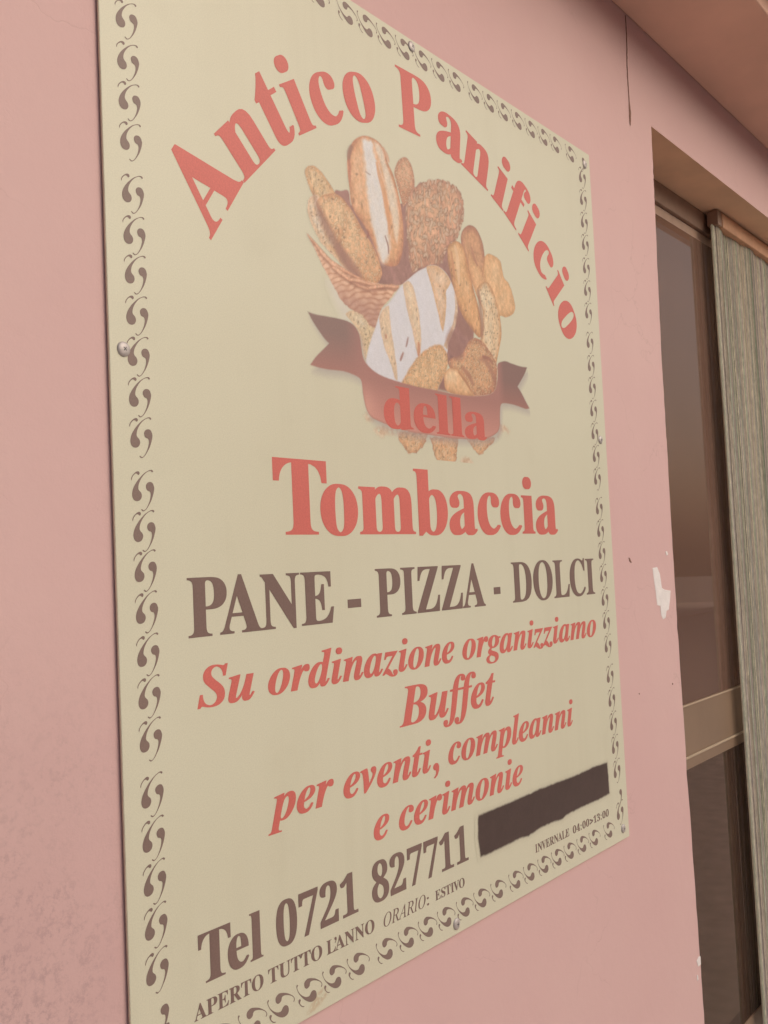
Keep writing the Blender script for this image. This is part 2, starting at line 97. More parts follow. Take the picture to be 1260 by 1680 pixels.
'IS': (549, '304 -17 229 -17 192 -17 144 -7 86 15 75 19 66 21 57 21 48 21 41 18 35 14 29 8 22 0 14 -11 5 -11 -4 -11 -13 -11 4 64 22 140 39 215 48 215 58 215 67 215 67 213 67 210 67 208 67 145 80 98 106 66 131 35 168 19 216 19 239 19 259 25 278 37 297 49 312 64 322 84 334 102 339 123 339 145 339 165 334 183 325 200 316 217 302 234 282 254 264 272 240 294 212 319 184 344 162 366 146 384 131 403 120 421 114 439 107 457 104 478 104 501 104 537 113 569 131 598 149 626 174 648 204 664 236 681 270 689 309 689 328 689 348 687 370 682 391 678 415 672 440 663 450 660 458 658 465 658 482 658 496 667 509 686 518 686 527 686 536 686 520 617 504 549 488 480 478 480 469 480 459 480 460 483 460 487 460 491 460 495 460 499 460 502 460 532 454 558 443 581 432 604 416 622 398 634 378 648 357 654 333 654 304 654 280 644 259 624 238 603 228 578 228 548 228 529 234 511 246 492 259 474 274 456 293 439 304 429 315 419 326 408 338 398 350 388 361 378 392 350 417 321 436 290 455 259 464 225 464 187 464 124 444 74 402 38 362 1'),
'Iu': (532, '104 -14 69 -14 18 -14 -7 11 -7 61 -7 72 -4 89 0 112 6 134 13 161 22 194 33 234 45 274 56 314 65 345 69 366 69 378 69 397 55 406 28 406 25 406 22 406 19 406 19 414 18 423 18 431 45 434 76 438 109 444 142 448 178 454 217 461 185 346 152 232 120 117 115 102 113 90 113 79 113 66 119 59 132 59 166 59 205 96 248 169 291 242 326 335 351 448 391 448 430 448 470 448 405 211 373 90 373 85 373 80 374 76 378 72 380 67 384 65 389 65 398 65 407 71 417 83 422 88 428 95 434 104 441 113 448 123 456 135 463 130 471 125 478 120 449 76 423 43 398 20 374 -3 348 -14 320 -14 299 -14 283 -8 270 6 258 18 252 37 252 60 252 67 258 98 270 153 235 96 202 54 170 27 138 0'),
'Io': (470, '181 -14 143 -14 97 -14 59 0 30 30 0 58 -15 97 -15 146 -15 183 -7 220 8 256 24 294 45 328 72 358 98 390 127 414 160 433 193 452 226 461 261 461 312 461 352 447 381 418 410 390 424 351 424 302 424 267 416 230 402 194 386 156 366 122 340 91 314 60 284 34 250 15 217 -4|120 20 154 20 169 20 184 28 199 45 214 62 228 83 240 110 254 137 265 165 274 196 284 227 292 256 298 285 303 314 306 338 306 358 306 405 289 429 256 429 241 429 226 421 210 405 196 389 182 368 168 342 156 315 144 287 134 256 125 225 117 195 112 166 106 136 103 110 103 87 103 42'),
'Ir': (388, '19 0 -21 0 7 105 35 209 63 314 68 332 72 346 74 358 76 368 77 375 77 378 77 397 63 406 36 406 33 406 30 406 27 406 26 414 26 423 25 431 83 438 150 448 225 461 207 401 188 341 170 281 186 312 201 339 215 362 229 385 242 403 255 417 268 431 280 442 293 450 306 457 318 461 331 461 368 461 386 439 386 394 386 373 381 356 370 343 360 330 346 324 328 324 308 324 291 334 277 354 274 357 271 359 268 359 249 359 222 326 189 260 172 227 156 188 141 145 126 102 111 53 98 0 58 0'),
'Id': (498, '114 -14 82 -14 49 -14 24 -2 5 21 -14 44 -23 78 -23 122 -23 153 -17 186 -6 220 6 254 22 287 43 320 64 352 88 380 116 405 159 442 201 461 244 461 271 461 296 453 317 438 329 481 342 524 354 567 357 577 360 586 360 594 362 602 362 608 362 613 362 626 358 634 348 638 340 642 325 644 305 644 305 653 305 662 305 671 336 674 369 678 404 683 438 688 473 693 510 700 458 508 405 315 353 123 350 110 347 99 345 90 343 81 342 75 342 71 342 64 346 61 354 61 361 61 370 67 380 78 390 89 403 107 419 132 427 127 434 121 442 116 413 73 388 41 366 19 344 -3 320 -14 295 -14 254 -14 234 8 234 52 234 71 237 91 244 113 219 70 193 38 168 18 143 -4|130 62 143 62 158 62 174 70 189 86 204 102 219 123 232 148 245 173 257 200 268 228 278 257 286 284 292 309 297 334 300 355 300 371 300 405 288 422 264 422 251 422 238 415 222 400 208 386 193 368 178 344 164 322 151 296 139 269 127 242 117 215 110 188 103 161 99 138 99 117 99 100 103 86 111 76 119 67'),
'Ii': (289, '214 553 196 553 177 553 162 559 149 572 136 585 130 600 130 619 130 638 136 653 149 666 162 679 177 685 196 685 214 685 230 679 242 666 256 653 262 638 262 619 262 600 256 585 242 572 230 559|128 -12 73 -12 50 -12 33 -6 20 8 7 20 1 38 1 61 1 70 3 81 6 96 9 110 12 121 15 130 32 191 49 253 66 314 70 329 73 342 76 352 78 363 79 371 79 378 79 397 65 406 38 406 35 406 32 406 29 406 29 414 28 423 28 431 65 435 100 440 132 445 165 450 195 456 223 461 193 350 163 238 133 127 128 108 125 93 125 82 125 69 130 63 141 63 157 63 180 87 211 134 218 129 224 125 231 120 180 32'),
'In': (532, '345 -14 317 -14 272 -14 250 11 250 61 250 76 254 97 261 125 268 153 279 187 293 228 305 262 316 296 328 330 333 347 336 360 336 367 336 381 330 388 317 388 282 388 244 353 203 283 182 248 163 206 145 160 127 112 111 59 98 0 58 0 19 0 -21 0 7 105 35 209 63 314 68 332 72 346 74 358 76 368 77 375 77 378 77 397 63 406 36 406 33 406 30 406 27 406 26 414 26 423 25 431 83 438 150 448 225 461 208 403 190 346 173 288 210 347 245 391 278 419 311 447 345 461 381 461 431 461 456 436 456 386 456 375 454 359 448 336 444 314 435 286 424 253 388 145 370 89 370 85 370 71 376 64 387 64 396 64 406 70 416 82 425 93 438 111 453 134 460 129 468 124 475 119 446 75 420 42 396 20 371 -3'),
'Ia': (500, '111 -13 79 -13 47 -13 21 -2 2 20 -18 43 -28 72 -28 109 -28 144 -21 181 -8 219 6 257 24 293 48 327 70 361 96 389 125 411 168 444 209 461 246 461 287 461 311 439 319 395 324 414 330 432 335 451 371 451 406 451 442 451 414 354 387 258 359 161 353 140 348 122 345 110 342 96 340 88 340 83 340 68 345 60 355 60 372 60 395 83 424 130 431 125 439 121 446 116 395 30 344 -13 293 -13 252 -13 231 8 231 51 231 58 232 67 234 78 235 88 238 99 241 112 216 70 191 39 166 18 140 -3|111 61 138 61 153 61 169 68 184 83 199 98 214 117 227 141 240 165 252 191 262 219 273 247 281 274 286 300 292 327 295 350 295 369 295 402 282 418 256 418 241 418 226 410 210 392 193 376 178 353 162 326 148 299 134 269 123 237 114 212 108 190 104 172 99 152 97 135 97 120 97 81'),
'Iz': (387, '262 -77 229 -77 204 -77 180 -72 157 -61 134 -50 109 -36 84 -19 58 -1 38 8 25 8 14 8 3 3 -10 -8 -23 -19 -31 -24 -35 -24 -47 -24 -53 -19 -53 -9 -53 -5 -52 -2 -50 0 46 118 141 236 237 354 196 354 155 354 114 354 95 354 81 353 72 350 63 348 55 343 50 335 45 327 38 314 30 295 22 295 13 295 5 295 19 346 34 397 48 448 153 448 259 448 364 448 270 335 175 222 81 109 110 98 134 80 151 57 168 34 182 10 192 -13 202 -36 215 -48 231 -48 236 -48 241 -47 245 -44 249 -41 251 -38 251 -35 251 -33 250 -30 250 -28 248 -24 247 -23 246 -21 240 -12 236 -4 234 2 233 9 232 13 232 16 232 31 237 44 246 52 255 62 268 66 284 66 319 66 337 48 337 12 337 -11 327 -31 308 -50 289 -68'),
'Ie': (401, '208 -14 130 -14 86 -14 51 0 24 28 -3 56 -16 95 -16 146 -16 182 -8 218 8 256 25 292 46 326 74 358 100 388 130 414 163 432 196 452 229 461 262 461 296 461 323 453 342 436 361 419 371 397 371 369 371 330 350 293 308 258 265 224 202 200 117 185 113 167 111 149 111 131 111 107 117 88 130 74 142 60 159 53 182 53 219 53 255 83 291 142 300 136 310 130 319 124 271 32|142 287 125 218 156 225 184 238 209 255 234 272 253 293 267 316 281 339 288 363 288 387 288 400 285 410 278 418 272 424 264 428 255 428 233 428 211 410 187 375 162 339'),
'Ig': (444, '160 -207 115 -207 54 -207 6 -197 -26 -176 -60 -156 -76 -130 -76 -99 -76 -74 -66 -54 -46 -38 -25 -21 6 -6 49 8 14 29 -4 52 -4 76 -4 93 3 109 18 124 32 139 54 154 85 170 60 185 42 202 30 219 19 236 13 257 13 281 13 313 22 343 42 370 60 397 86 419 118 436 150 453 185 461 222 461 275 461 322 445 363 412 392 412 421 412 450 412 448 398 447 384 445 370 426 370 408 370 389 370 390 365 391 359 392 353 393 347 393 341 393 335 393 301 383 270 364 244 344 216 318 195 285 179 252 163 216 155 176 155 159 155 141 156 124 158 107 147 98 136 98 125 98 112 112 101 139 94 156 89 177 83 201 75 225 67 248 58 270 48 293 37 309 26 321 13 338 -6 347 -28 347 -54 347 -84 337 -110 317 -134 297 -156 270 -174 235 -188 200 -200|143 186 173 186 190 186 207 195 222 212 238 229 251 252 260 280 270 307 275 336 275 367 275 408 261 428 232 428 214 428 197 419 181 400 165 381 152 358 142 330 133 302 128 273 128 244 128 205|93 -174 126 -174 161 -174 189 -166 210 -152 231 -136 241 -119 241 -98 241 -77 229 -60 206 -48 183 -36 144 -22 90 -6 37 -30 11 -59 11 -92 11 -115 22 -135 44 -150 66 -166'),
'Im': (781, '594 -12 566 -12 521 -12 499 13 499 62 499 77 503 98 510 126 518 154 529 188 542 229 553 263 565 297 576 331 582 348 585 361 585 368 585 382 579 389 566 389 538 389 508 365 474 318 441 271 407 196 372 92 362 61 352 31 342 0 304 0 265 0 227 0 261 110 294 221 328 331 333 349 336 361 336 368 336 382 330 389 317 389 300 389 282 380 264 363 244 346 224 319 203 283 182 248 163 206 145 160 127 112 111 59 98 0 58 0 19 0 -21 0 7 105 35 209 63 314 68 332 72 346 74 358 76 368 77 375 77 378 77 397 63 406 36 406 33 406 30 406 27 406 26 414 26 423 25 431 83 438 150 448 225 461 208 403 190 346 173 288 210 347 245 391 278 419 311 447 345 461 381 461 431 461 456 436 456 387 456 374 452 352 445 323 477 370 508 405 537 428 566 450 597 461 629 461 679 461 704 436 704 387 704 360 694 315 673 254 657 207 641 160 625 113 624 108 622 104 621 98 620 94 619 89 619 86 619 72 624 65 635 65 645 65 654 72 664 83 669 88 674 96 680 104 687 114 694 124 702 135 709 130 717 125 724 120 696 76 670 43 645 21 620 -1'),
'Il': (258, '88 -14 59 -14 36 -14 18 -8 4 5 -8 18 -15 36 -15 59 -15 70 -14 80 -12 92 -9 102 -6 114 -3 126 36 268 76 411 115 553 124 587 129 608 129 617 129 636 115 645 87 645 84 645 81 645 78 645 78 653 77 662 77 670 151 679 216 689 272 700 221 509 169 319 118 128 116 121 114 112 112 102 109 93 108 85 108 80 108 67 113 61 124 61 141 61 164 85 195 132 202 127 208 122 215 117 188 72 162 39 138 18 115 -3'),
'If': (288, '-53 -207 -98 -207 -124 -207 -145 -199 -162 -184 -178 -169 -186 -149 -186 -126 -186 -110 -181 -97 -172 -86 -163 -76 -150 -71 -135 -71 -122 -71 -111 -75 -102 -84 -93 -92 -89 -103 -89 -117 -89 -128 -91 -138 -97 -145 -102 -152 -105 -156 -105 -159 -105 -169 -99 -174 -88 -174 -74 -174 -62 -167 -50 -152 -40 -138 -30 -120 -22 -97 -13 -72 -3 -38 6 4 16 46 27 96 38 155 55 240 72 325 89 410 66 410 43 410 20 410 23 424 25 437 28 451 51 451 75 451 98 451 119 534 149 597 187 638 225 679 268 700 315 700 348 700 374 693 392 678 411 664 420 645 420 622 420 586 403 568 368 568 355 568 343 573 334 582 324 591 319 602 319 615 319 624 322 633 327 640 332 647 335 653 335 658 335 665 330 669 319 669 299 669 281 652 265 618 248 583 232 527 215 451 243 451 272 451 300 451 298 437 296 424 294 410 266 410 237 410 209 410 192 329 174 249 157 168 139 83 119 13 96 -42 74 -98 48 -140 16 -166 -14 -194'),
'It': (275, '76 -14 45 -14 0 -14 -23 10 -23 58 -23 63 -22 70 -22 78 -20 86 -19 95 -16 104 12 205 39 306 67 407 51 407 35 407 19 407 19 419 19 430 19 442 90 467 150 517 200 592 214 592 227 592 241 592 227 544 213 495 199 447 225 447 252 447 278 447 274 434 271 420 267 407 241 407 214 407 188 407 163 322 139 238 114 153 110 138 107 125 104 114 101 103 100 93 100 84 100 69 105 61 115 61 130 61 156 88 191 141 199 136 206 131 214 126 186 80 158 45 132 22 104 -2'),
'IB': (641, '52 0 -50 0 -50 8 -50 15 -50 23 -29 23 -12 26 0 30 14 36 24 46 33 60 42 76 50 98 58 127 96 268 133 408 171 549 174 558 176 567 177 576 178 584 179 592 179 601 179 617 174 628 162 634 152 641 134 645 109 647 109 655 109 663 109 671 183 671 256 671 330 671 433 671 507 660 551 636 594 613 616 576 616 525 616 440 554 384 430 357 519 329 563 279 563 208 563 172 554 138 534 106 516 75 484 49 439 30 394 10 333 0 255 0 153 0|294 369 299 369 355 370 397 386 426 416 455 448 469 489 469 542 469 606 438 638 376 638 352 638 337 627 331 604 311 526 290 449 270 371 277 370 283 370 286 370 290 369|210 33 247 33 296 33 336 50 366 85 396 120 411 165 411 222 411 299 367 338 279 338 273 338 268 338 262 338 241 262 221 187 200 111 195 93 192 78 192 66 192 44'),
'Ip': (491, '-35 -207 -117 -207 -117 -198 -117 -189 -117 -180 -99 -180 -85 -176 -76 -170 -67 -162 -60 -153 -56 -142 -51 -131 -47 -118 -44 -105 -6 43 33 192 71 340 75 354 77 366 77 376 77 389 73 397 65 401 57 405 43 407 24 407 24 415 24 424 24 432 61 437 95 442 126 447 158 452 188 456 215 461 205 427 195 394 185 360 236 427 288 461 339 461 371 461 396 450 415 428 434 407 443 375 443 334 443 294 435 254 420 212 404 172 383 134 356 100 329 65 300 38 268 17 236 -4 203 -14 170 -14 144 -14 121 -6 102 9 92 -28 82 -65 72 -102 68 -115 66 -129 66 -144 66 -159 71 -168 80 -172 89 -177 105 -180 128 -181 128 -190 128 -198 128 -207 46 -207|128 22 152 22 169 22 185 30 201 46 217 61 232 81 246 106 260 131 272 157 283 186 294 214 302 241 308 267 315 293 318 315 318 333 318 352 314 366 307 376 300 385 290 390 279 390 228 390 186 331 154 212 145 180 137 148 128 116 120 87 116 67 116 56 116 33'),
'Iv': (423, '78 -14 71 -14 71 3 71 21 71 38 71 117 70 181 68 232 65 282 62 318 57 341 48 388 31 410 8 408 5 408 1 407 -2 407 -2 416 -3 424 -3 433 46 442 95 452 144 461 154 461 163 432 171 374 179 316 183 250 183 175 183 161 183 146 183 132 204 155 223 177 238 197 253 217 266 235 275 251 294 284 304 306 304 317 304 329 297 343 282 358 267 373 260 388 260 403 260 420 266 434 276 445 288 456 302 461 319 461 336 461 350 455 362 443 372 431 378 415 378 395 378 357 359 308 320 249 282 190 224 120 145 40 128 22 110 5 93 -13 86 -13'),
'Ic': (412, '212 -14 138 -14 90 -14 53 0 26 28 -1 56 -14 95 -14 145 -14 194 -1 242 24 290 49 339 85 379 131 412 176 445 221 461 266 461 301 461 330 452 350 434 372 416 382 395 382 371 382 350 376 333 364 321 353 309 337 303 318 303 301 303 288 308 278 317 267 326 262 339 262 354 262 364 265 374 271 384 278 395 281 403 281 409 281 423 273 430 257 430 241 430 224 421 208 402 190 384 175 360 160 332 145 302 134 272 124 239 116 206 111 176 111 147 111 116 118 92 131 76 144 59 162 51 183 51 224 51 264 82 304 143 313 137 322 130 331 124 276 32'),
'LO': (769, '374 -15 298 -15 243 -15 196 -5 156 16 117 37 86 66 64 104 43 143 32 188 32 241 32 286 40 331 57 376 74 421 96 463 126 503 154 543 188 578 226 608 263 639 303 663 346 680 389 698 432 707 475 707 530 707 576 696 615 675 654 654 684 624 704 585 726 546 736 501 736 450 736 413 730 376 718 338 706 299 690 262 668 226 648 190 623 157 596 126 568 95 538 69 506 48 443 6|250 15 299 15 334 15 367 24 398 43 430 62 460 87 487 119 514 151 538 188 558 228 579 270 595 313 606 358 617 403 623 448 623 493 623 553 610 599 585 630 560 661 524 677 477 677 441 677 405 666 370 646 335 624 302 595 272 558 241 520 215 476 194 426 178 389 166 352 158 314 149 278 145 241 145 204 145 143 158 97 186 64 212 31'),
'LR': (671, '45 0 -50 0 -48 7 -47 13 -45 20 -43 20 -42 20 -40 20 -9 20 14 26 28 40 43 52 54 75 63 108 104 263 146 418 187 573 193 594 196 612 196 625 196 642 190 653 178 660 167 667 148 671 121 672 123 679 124 685 126 692 224 692 321 692 419 692 489 692 542 679 577 652 612 626 630 589 630 542 630 447 564 383 431 350 462 276 492 201 523 127 538 90 553 63 568 46 582 29 601 20 624 20 625 20 627 20 628 20 626 13 624 7 622 0 570 0 519 0 467 0 421 113 375 227 329 340 322 340 314 340 307 340 290 340 275 340 262 341 249 342 237 343 227 344 208 273 189 203 170 132 162 101 158 80 158 68 158 49 164 36 176 30 187 22 205 19 230 19 234 19 237 19 241 19 239 13 237 6 235 0 140 0|289 372 301 372 370 372 424 387 460 418 498 448 516 489 516 541 516 620 469 659 374 659 357 659 344 658 334 654 324 652 316 645 310 636 305 627 299 612 294 593 274 521 255 448 235 376 245 375 256 374 266 374 278 372'),
'LA': (690, '-47 0 -126 0 -125 6 -123 13 -122 19 -77 19 -37 41 0 83 19 104 72 167 160 270 248 374 371 520 530 707 537 707 543 707 550 707 542 500 533 293 525 86 524 62 531 45 544 36 558 26 581 20 612 19 611 13 610 6 609 0 516 0 422 0 329 0 330 6 332 13 333 19 336 19 338 19 341 19 373 19 395 26 406 39 417 52 424 78 425 116 426 156 428 195 429 235 352 235 275 235 198 235 188 235 179 231 172 223 147 193 122 164 97 134 64 93 47 66 47 53 47 40 52 31 64 26 74 21 92 19 117 19 115 13 114 6 112 0 33 0|290 363 213 272 286 272 358 272 431 272 435 363 439 455 443 546 366 455'),
'LI': (365, '47 0 -46 0 -44 7 -42 13 -40 20 -39 20 -37 20 -36 20 -15 20 2 22 14 27 27 32 37 40 45 53 53 66 60 84 67 108 109 263 150 418 192 573 198 596 201 613 201 624 201 641 195 652 183 660 171 666 152 671 125 672 127 679 129 685 131 692 224 692 317 692 410 692 408 685 407 679 405 672 402 672 400 672 397 672 368 672 347 666 333 654 319 641 307 618 298 584 256 429 215 274 173 119 167 96 164 79 164 67 164 50 170 39 182 32 193 25 212 21 239 20 237 13 236 7 234 0 141 0'),
}
PRINT = {
'gap_dark': [(11750, 5987),(11929, 6069),(12108, 6119),(12219, 5879),(13561, 6302),(13634, 6865),(13910, 6982),(13944, 6661),(14203, 6844),(14549, 6489),(14954, 5944),(14916, 5516),(15580, 4644),(15614, 4261),(15437, 3848),(14936, 3514),(14689, 3669),(14361, 4287),(14060, 5112),(13567, 4904),(13329, 4803),(12877, 4731),(12660, 4722),(12138, 4718),(11661, 5012),(11828, 5313)],
'roll_back': [(13368, 6788),(13470, 6998),(13595, 7115),(13734, 7168),(13849, 7111),(13923, 6986),(13957, 6812),(13926, 6656),(13810, 6478),(13680, 6334),(13585, 6236),(13510, 6397),(13424, 6624)],
'knob': [(11074, 6137),(11134, 6229),(11230, 6280),(11338, 6289),(11476, 6232),(11628, 6124),(11774, 5977),(11814, 5839),(11513, 5694),(11305, 5768),(11203, 5853),(11128, 5977)],
'loaf_left': [(11095, 5584),(11130, 5705),(11213, 5792),(11380, 5837),(11560, 5673),(11737, 5423),(11865, 5124),(12024, 4894),(12192, 4762),(11942, 4793),(11657, 4945),(11403, 5082),(11227, 5266),(11122, 5432)],
'loaf_seed': [(11316, 5723),(11477, 5873),(11725, 5973),(11946, 5957),(12212, 5775),(12429, 5559),(12679, 5344),(12825, 5135),(12891, 4924),(12798, 4767),(12604, 4684),(12369, 4715),(12170, 4808),(11978, 4950),(11792, 5140),(11612, 5360),(11408, 5537)],
'loaf_big': [(12102, 6555),(12122, 6696),(12195, 6871),(12286, 7002),(12419, 7109),(12599, 7195),(12815, 7222),(13016, 7187),(13135, 7075),(13196, 6916),(13336, 6743),(13433, 6519),(13501, 6286),(13550, 6011),(13550, 5724),(13506, 5463),(13422, 5266),(13328, 5157),(13182, 5101),(12986, 5083),(12853, 5141),(12731, 5321),(12610, 5500),(12437, 5663),(12264, 5789),(12161, 5931),(12136, 6160),(12109, 6355)],
'flour_a': [(12539, 7099),(12687, 7164),(12794, 7145),(12836, 6983),(12912, 6831),(13009, 6648),(13058, 6415),(13067, 6171),(13111, 5936),(13132, 5695),(13144, 5486),(13082, 5262),(12987, 5101),(12878, 5112),(12808, 5270),(12744, 5497),(12679, 5723),(12632, 5952),(12595, 6184),(12570, 6418),(12546, 6687),(12532, 6924)],
'flour_b': [(12839, 7177),(12992, 7165),(13095, 7063),(13139, 6899),(13275, 6689),(13386, 6435),(13434, 6161),(13432, 5839),(13357, 5536),(13281, 5660),(13246, 5935),(13164, 6197),(13106, 6464),(13051, 6696),(12957, 6915),(12872, 7030)],
'loaf_round': [(13645, 6180),(13694, 6356),(13816, 6552),(14011, 6735),(14301, 6902),(14659, 7037),(15022, 7091),(15307, 7058),(15487, 6931),(15523, 6724),(15475, 6496),(15345, 6269),(15195, 6039),(14984, 5913),(14817, 5722),(14708, 5509),(14456, 5398),(14170, 5334),(13915, 5192),(13749, 5121),(13691, 5361),(13661, 5642),(13648, 5928)],
'roll_dark': [(15354, 6076),(15395, 6222),(15516, 6350),(15692, 6440),(15889, 6433),(16035, 6317),(16134, 6139),(16166, 5865),(16127, 5616),(16004, 5392),(15819, 5315),(15658, 5479),(15524, 5686),(15402, 5854)],
'bread_flat': [(16016, 5514),(16117, 5815),(16244, 5995),(16470, 6033),(16728, 5980),(16790, 5837),(16850, 5664),(17041, 5558),(17175, 5334),(17225, 5135),(17129, 4973),(16844, 4853),(16614, 4842),(16481, 4637),(16346, 4776),(16116, 5055)],
'baguette_mid': [(15564, 5969),(15792, 5784),(16097, 5610),(16148, 5381),(16051, 5122),(15925, 4940),(15767, 5148),(15591, 5505)],
'baguette': [(14880, 5698),(14913, 5851),(15056, 5976),(15241, 6019),(15399, 5970),(15518, 5763),(15605, 5508),(15703, 5214),(15831, 4923),(15916, 4623),(15908, 4385),(15813, 4284),(15611, 4377),(15396, 4516),(15209, 4695),(15067, 4975),(14963, 5298),(14890, 5510)],
'baguette_seed': [(15807, 5195),(16002, 5372),(16226, 5436),(16398, 5309),(16526, 5090),(16612, 4822),(16641, 4501),(16554, 4245),(16439, 3987),(16358, 3776),(16081, 3937),(15853, 4180),(15960, 4551),(15987, 4833),(15882, 5012)],
'loaf_sesame': [(14756, 3697),(14961, 3800),(15203, 3891),(15468, 4180),(15754, 4263),(16031, 4167),(16303, 3968),(16403, 3782),(16360, 3496),(16252, 3305),(16010, 3207),(15720, 3156),(15440, 3137),(15310, 3218),(15188, 3356),(14932, 3476),(14777, 3569)],
'loaf_small': [(14565, 3356),(14655, 3497),(14810, 3573),(15020, 3570),(15201, 3502),(15338, 3374),(15480, 3199),(15577, 3133),(15164, 3096),(14641, 3124)],
'gap_small': [(14336, 3108),(14431, 3266),(14591, 3433),(14604, 3287),(14671, 3102)],
'under_basket': [(11891, 4050),(11996, 4126),(12150, 4162),(12355, 4148),(12563, 4116),(12753, 4158),(12684, 3958),(12564, 3769),(12469, 3553),(12403, 3359),(12339, 3383),(12285, 3526),(12252, 3721),(12180, 3859),(12059, 3939)],
'glow': [(11497, 4497),(11632, 4462),(11784, 4305),(11987, 4170),(12077, 4076),(12033, 3958),(11856, 3975),(11705, 4166),(11600, 4332)],
'basket': [(11062, 5164),(11135, 5121),(11242, 5070),(11370, 4977),(11523, 4896),(11679, 4829),(11864, 4790),(12076, 4756),(12317, 4726),(12565, 4711),(12848, 4727),(13114, 4775),(13386, 4809),(13270, 4710),(13096, 4535),(12900, 4383),(12785, 4232),(12663, 3967),(12511, 3966),(12417, 4039),(12298, 4114),(12081, 4140),(11941, 4186),(11782, 4274),(11696, 4382),(11588, 4500),(11483, 4633),(11378, 4749),(11275, 4894),(11173, 5023)],
'rim_a': [(11062, 5164),(11104, 5151),(11264, 5067),(11437, 4969),(11613, 4877),(11819, 4828),(12076, 4764),(12342, 4731),(12266, 4699),(12026, 4730),(11814, 4748),(11607, 4782),(11518, 4825),(11365, 4907),(11261, 5013),(11133, 5090)],
'rim_b': [(11594, 4756),(11700, 4790),(11838, 4753),(12022, 4682),(12213, 4641),(12433, 4621),(12557, 4596),(12454, 4560),(12208, 4576),(11994, 4621),(11808, 4669),(11672, 4719)],
'rim_c': [(12008, 4647),(12082, 4681),(12316, 4709),(12564, 4695),(12846, 4702),(12976, 4695),(12817, 4664),(12612, 4656),(12361, 4646),(12140, 4634),(12030, 4620)],
'rim_d': [(12495, 4600),(12573, 4648),(12848, 4727),(13114, 4772),(13359, 4803),(13273, 4744),(12977, 4703),(12712, 4626),(12544, 4586)],
'loaf_white': [(14157, 5291),(14264, 5351),(14456, 5397),(14667, 5382),(14833, 5309),(14954, 5194),(15039, 5059),(15110, 4869),(15110, 4665),(15024, 4396),(14885, 4172),(14762, 4016),(14702, 3820),(14469, 3590),(13949, 3281),(13461, 3080),(13160, 3114),(12921, 3127),(12689, 3167),(12480, 3224),(12356, 3330),(12386, 3468),(12457, 3635),(12560, 3831),(12660, 3994),(12744, 4156),(12864, 4314),(13039, 4450),(13200, 4608),(13406, 4812),(13652, 4993),(13924, 5177)],
'cut_a': [(13464, 4824),(13520, 4894),(13648, 4944),(13759, 4858),(13818, 4701),(13881, 4496),(13911, 4285),(13918, 4069),(13910, 3875),(13872, 3702),(13811, 3641),(13757, 3757),(13707, 3964),(13645, 4168),(13563, 4368),(13504, 4595)],
'cut_b': [(14190, 5298),(14285, 5351),(14456, 5397),(14666, 5374),(14832, 5296),(14931, 5190),(14856, 5074),(14769, 4981),(14760, 4779),(14725, 4572),(14672, 4363),(14607, 4203),(14551, 4293),(14496, 4482),(14419, 4716),(14334, 4946),(14250, 5127)],
'cut_c': [(12760, 4136),(12824, 4261),(12959, 4366),(13043, 4404),(13047, 4254),(13064, 4049),(13097, 3846),(13134, 3643),(13166, 3439),(13184, 3233),(13185, 3145),(13108, 3166),(13046, 3331),(12960, 3503),(12869, 3650),(12804, 3846),(12772, 4001)],
'cut_d': [(15047, 5009),(15117, 4844),(15116, 4641),(15024, 4396),(14871, 4157),(14762, 4016),(14709, 3896),(14606, 3943),(14729, 4123),(14901, 4351),(15011, 4597),(15051, 4807)],
'tip_sesame': [(13271, 3093),(13397, 3236),(13565, 3422),(13819, 3647),(14073, 3803),(14330, 3919),(14521, 3947),(14663, 3864),(14723, 3711),(14652, 3490),(14486, 3297),(14370, 3161),(14306, 3057),(13929, 3039),(13538, 3077)],
'ribbon': [(11002, 3938),(11189, 3928),(11543, 3946),(11835, 3954),(12033, 3931),(12155, 3864),(12229, 3751),(12257, 3572),(12279, 3442),(12349, 3335),(12525, 3232),(12760, 3169),(13087, 3132),(13511, 3107),(13834, 3097),(13789, 3099),(14332, 3101),(14765, 3095),(15323, 3112),(15839, 3172),(16148, 3247),(16304, 3347),(16372, 3481),(16415, 3674),(16433, 3855),(16606, 3931),(16768, 3957),(16928, 3943),(17298, 3927),(17575, 3942),(17451, 3783),(17217, 3559),(17148, 3497),(17283, 3393),(17435, 3236),(17582, 3098),(17417, 3071),(17004, 3106),(16601, 3103),(16470, 3052),(16421, 2880),(16390, 2648),(16307, 2516),(16105, 2418),(15834, 2346),(15391, 2304),(14862, 2275),(14359, 2276),(13722, 2284),(13678, 2282),(13389, 2295),(13025, 2326),(12702, 2383),(12441, 2444),(12319, 2549),(12264, 2693),(12236, 2839),(12221, 2986),(12175, 3055),(12025, 3094),(11779, 3120),(11464, 3103),(11206, 3102),(11005, 3119),(11147, 3267),(11318, 3402),(11462, 3519),(11353, 3582),(11199, 3716),(11090, 3824)],
'piece_a': [(13104, 2263),(13149, 2129),(13253, 2016),(13360, 1936),(13562, 1931),(13745, 2013),(13872, 2111),(13977, 2279),(13983, 2351)],
'piece_b': [(14033, 2242),(14100, 2096),(14152, 1949),(14256, 1832),(14417, 1801),(14789, 1843),(14844, 1991),(14884, 2130),(14952, 2311)],
'piece_c': [(15196, 2309),(15344, 2181),(15461, 2089),(15582, 2021),(15733, 2066),(15893, 2178),(16091, 2273),(16219, 2406)],
'piece_d': [(14984, 1902),(15110, 1953),(15303, 1930),(15377, 1845),(15270, 1770),(15057, 1750),(14982, 1804)],
'crumb_a': [(12210, 2464),(12341, 2501),(12493, 2432),(12436, 2377),(12282, 2397)],
'crumb_b': [(12478, 2230),(12672, 2347),(13163, 2302),(13183, 2201),(12906, 2214),(12657, 2144)],
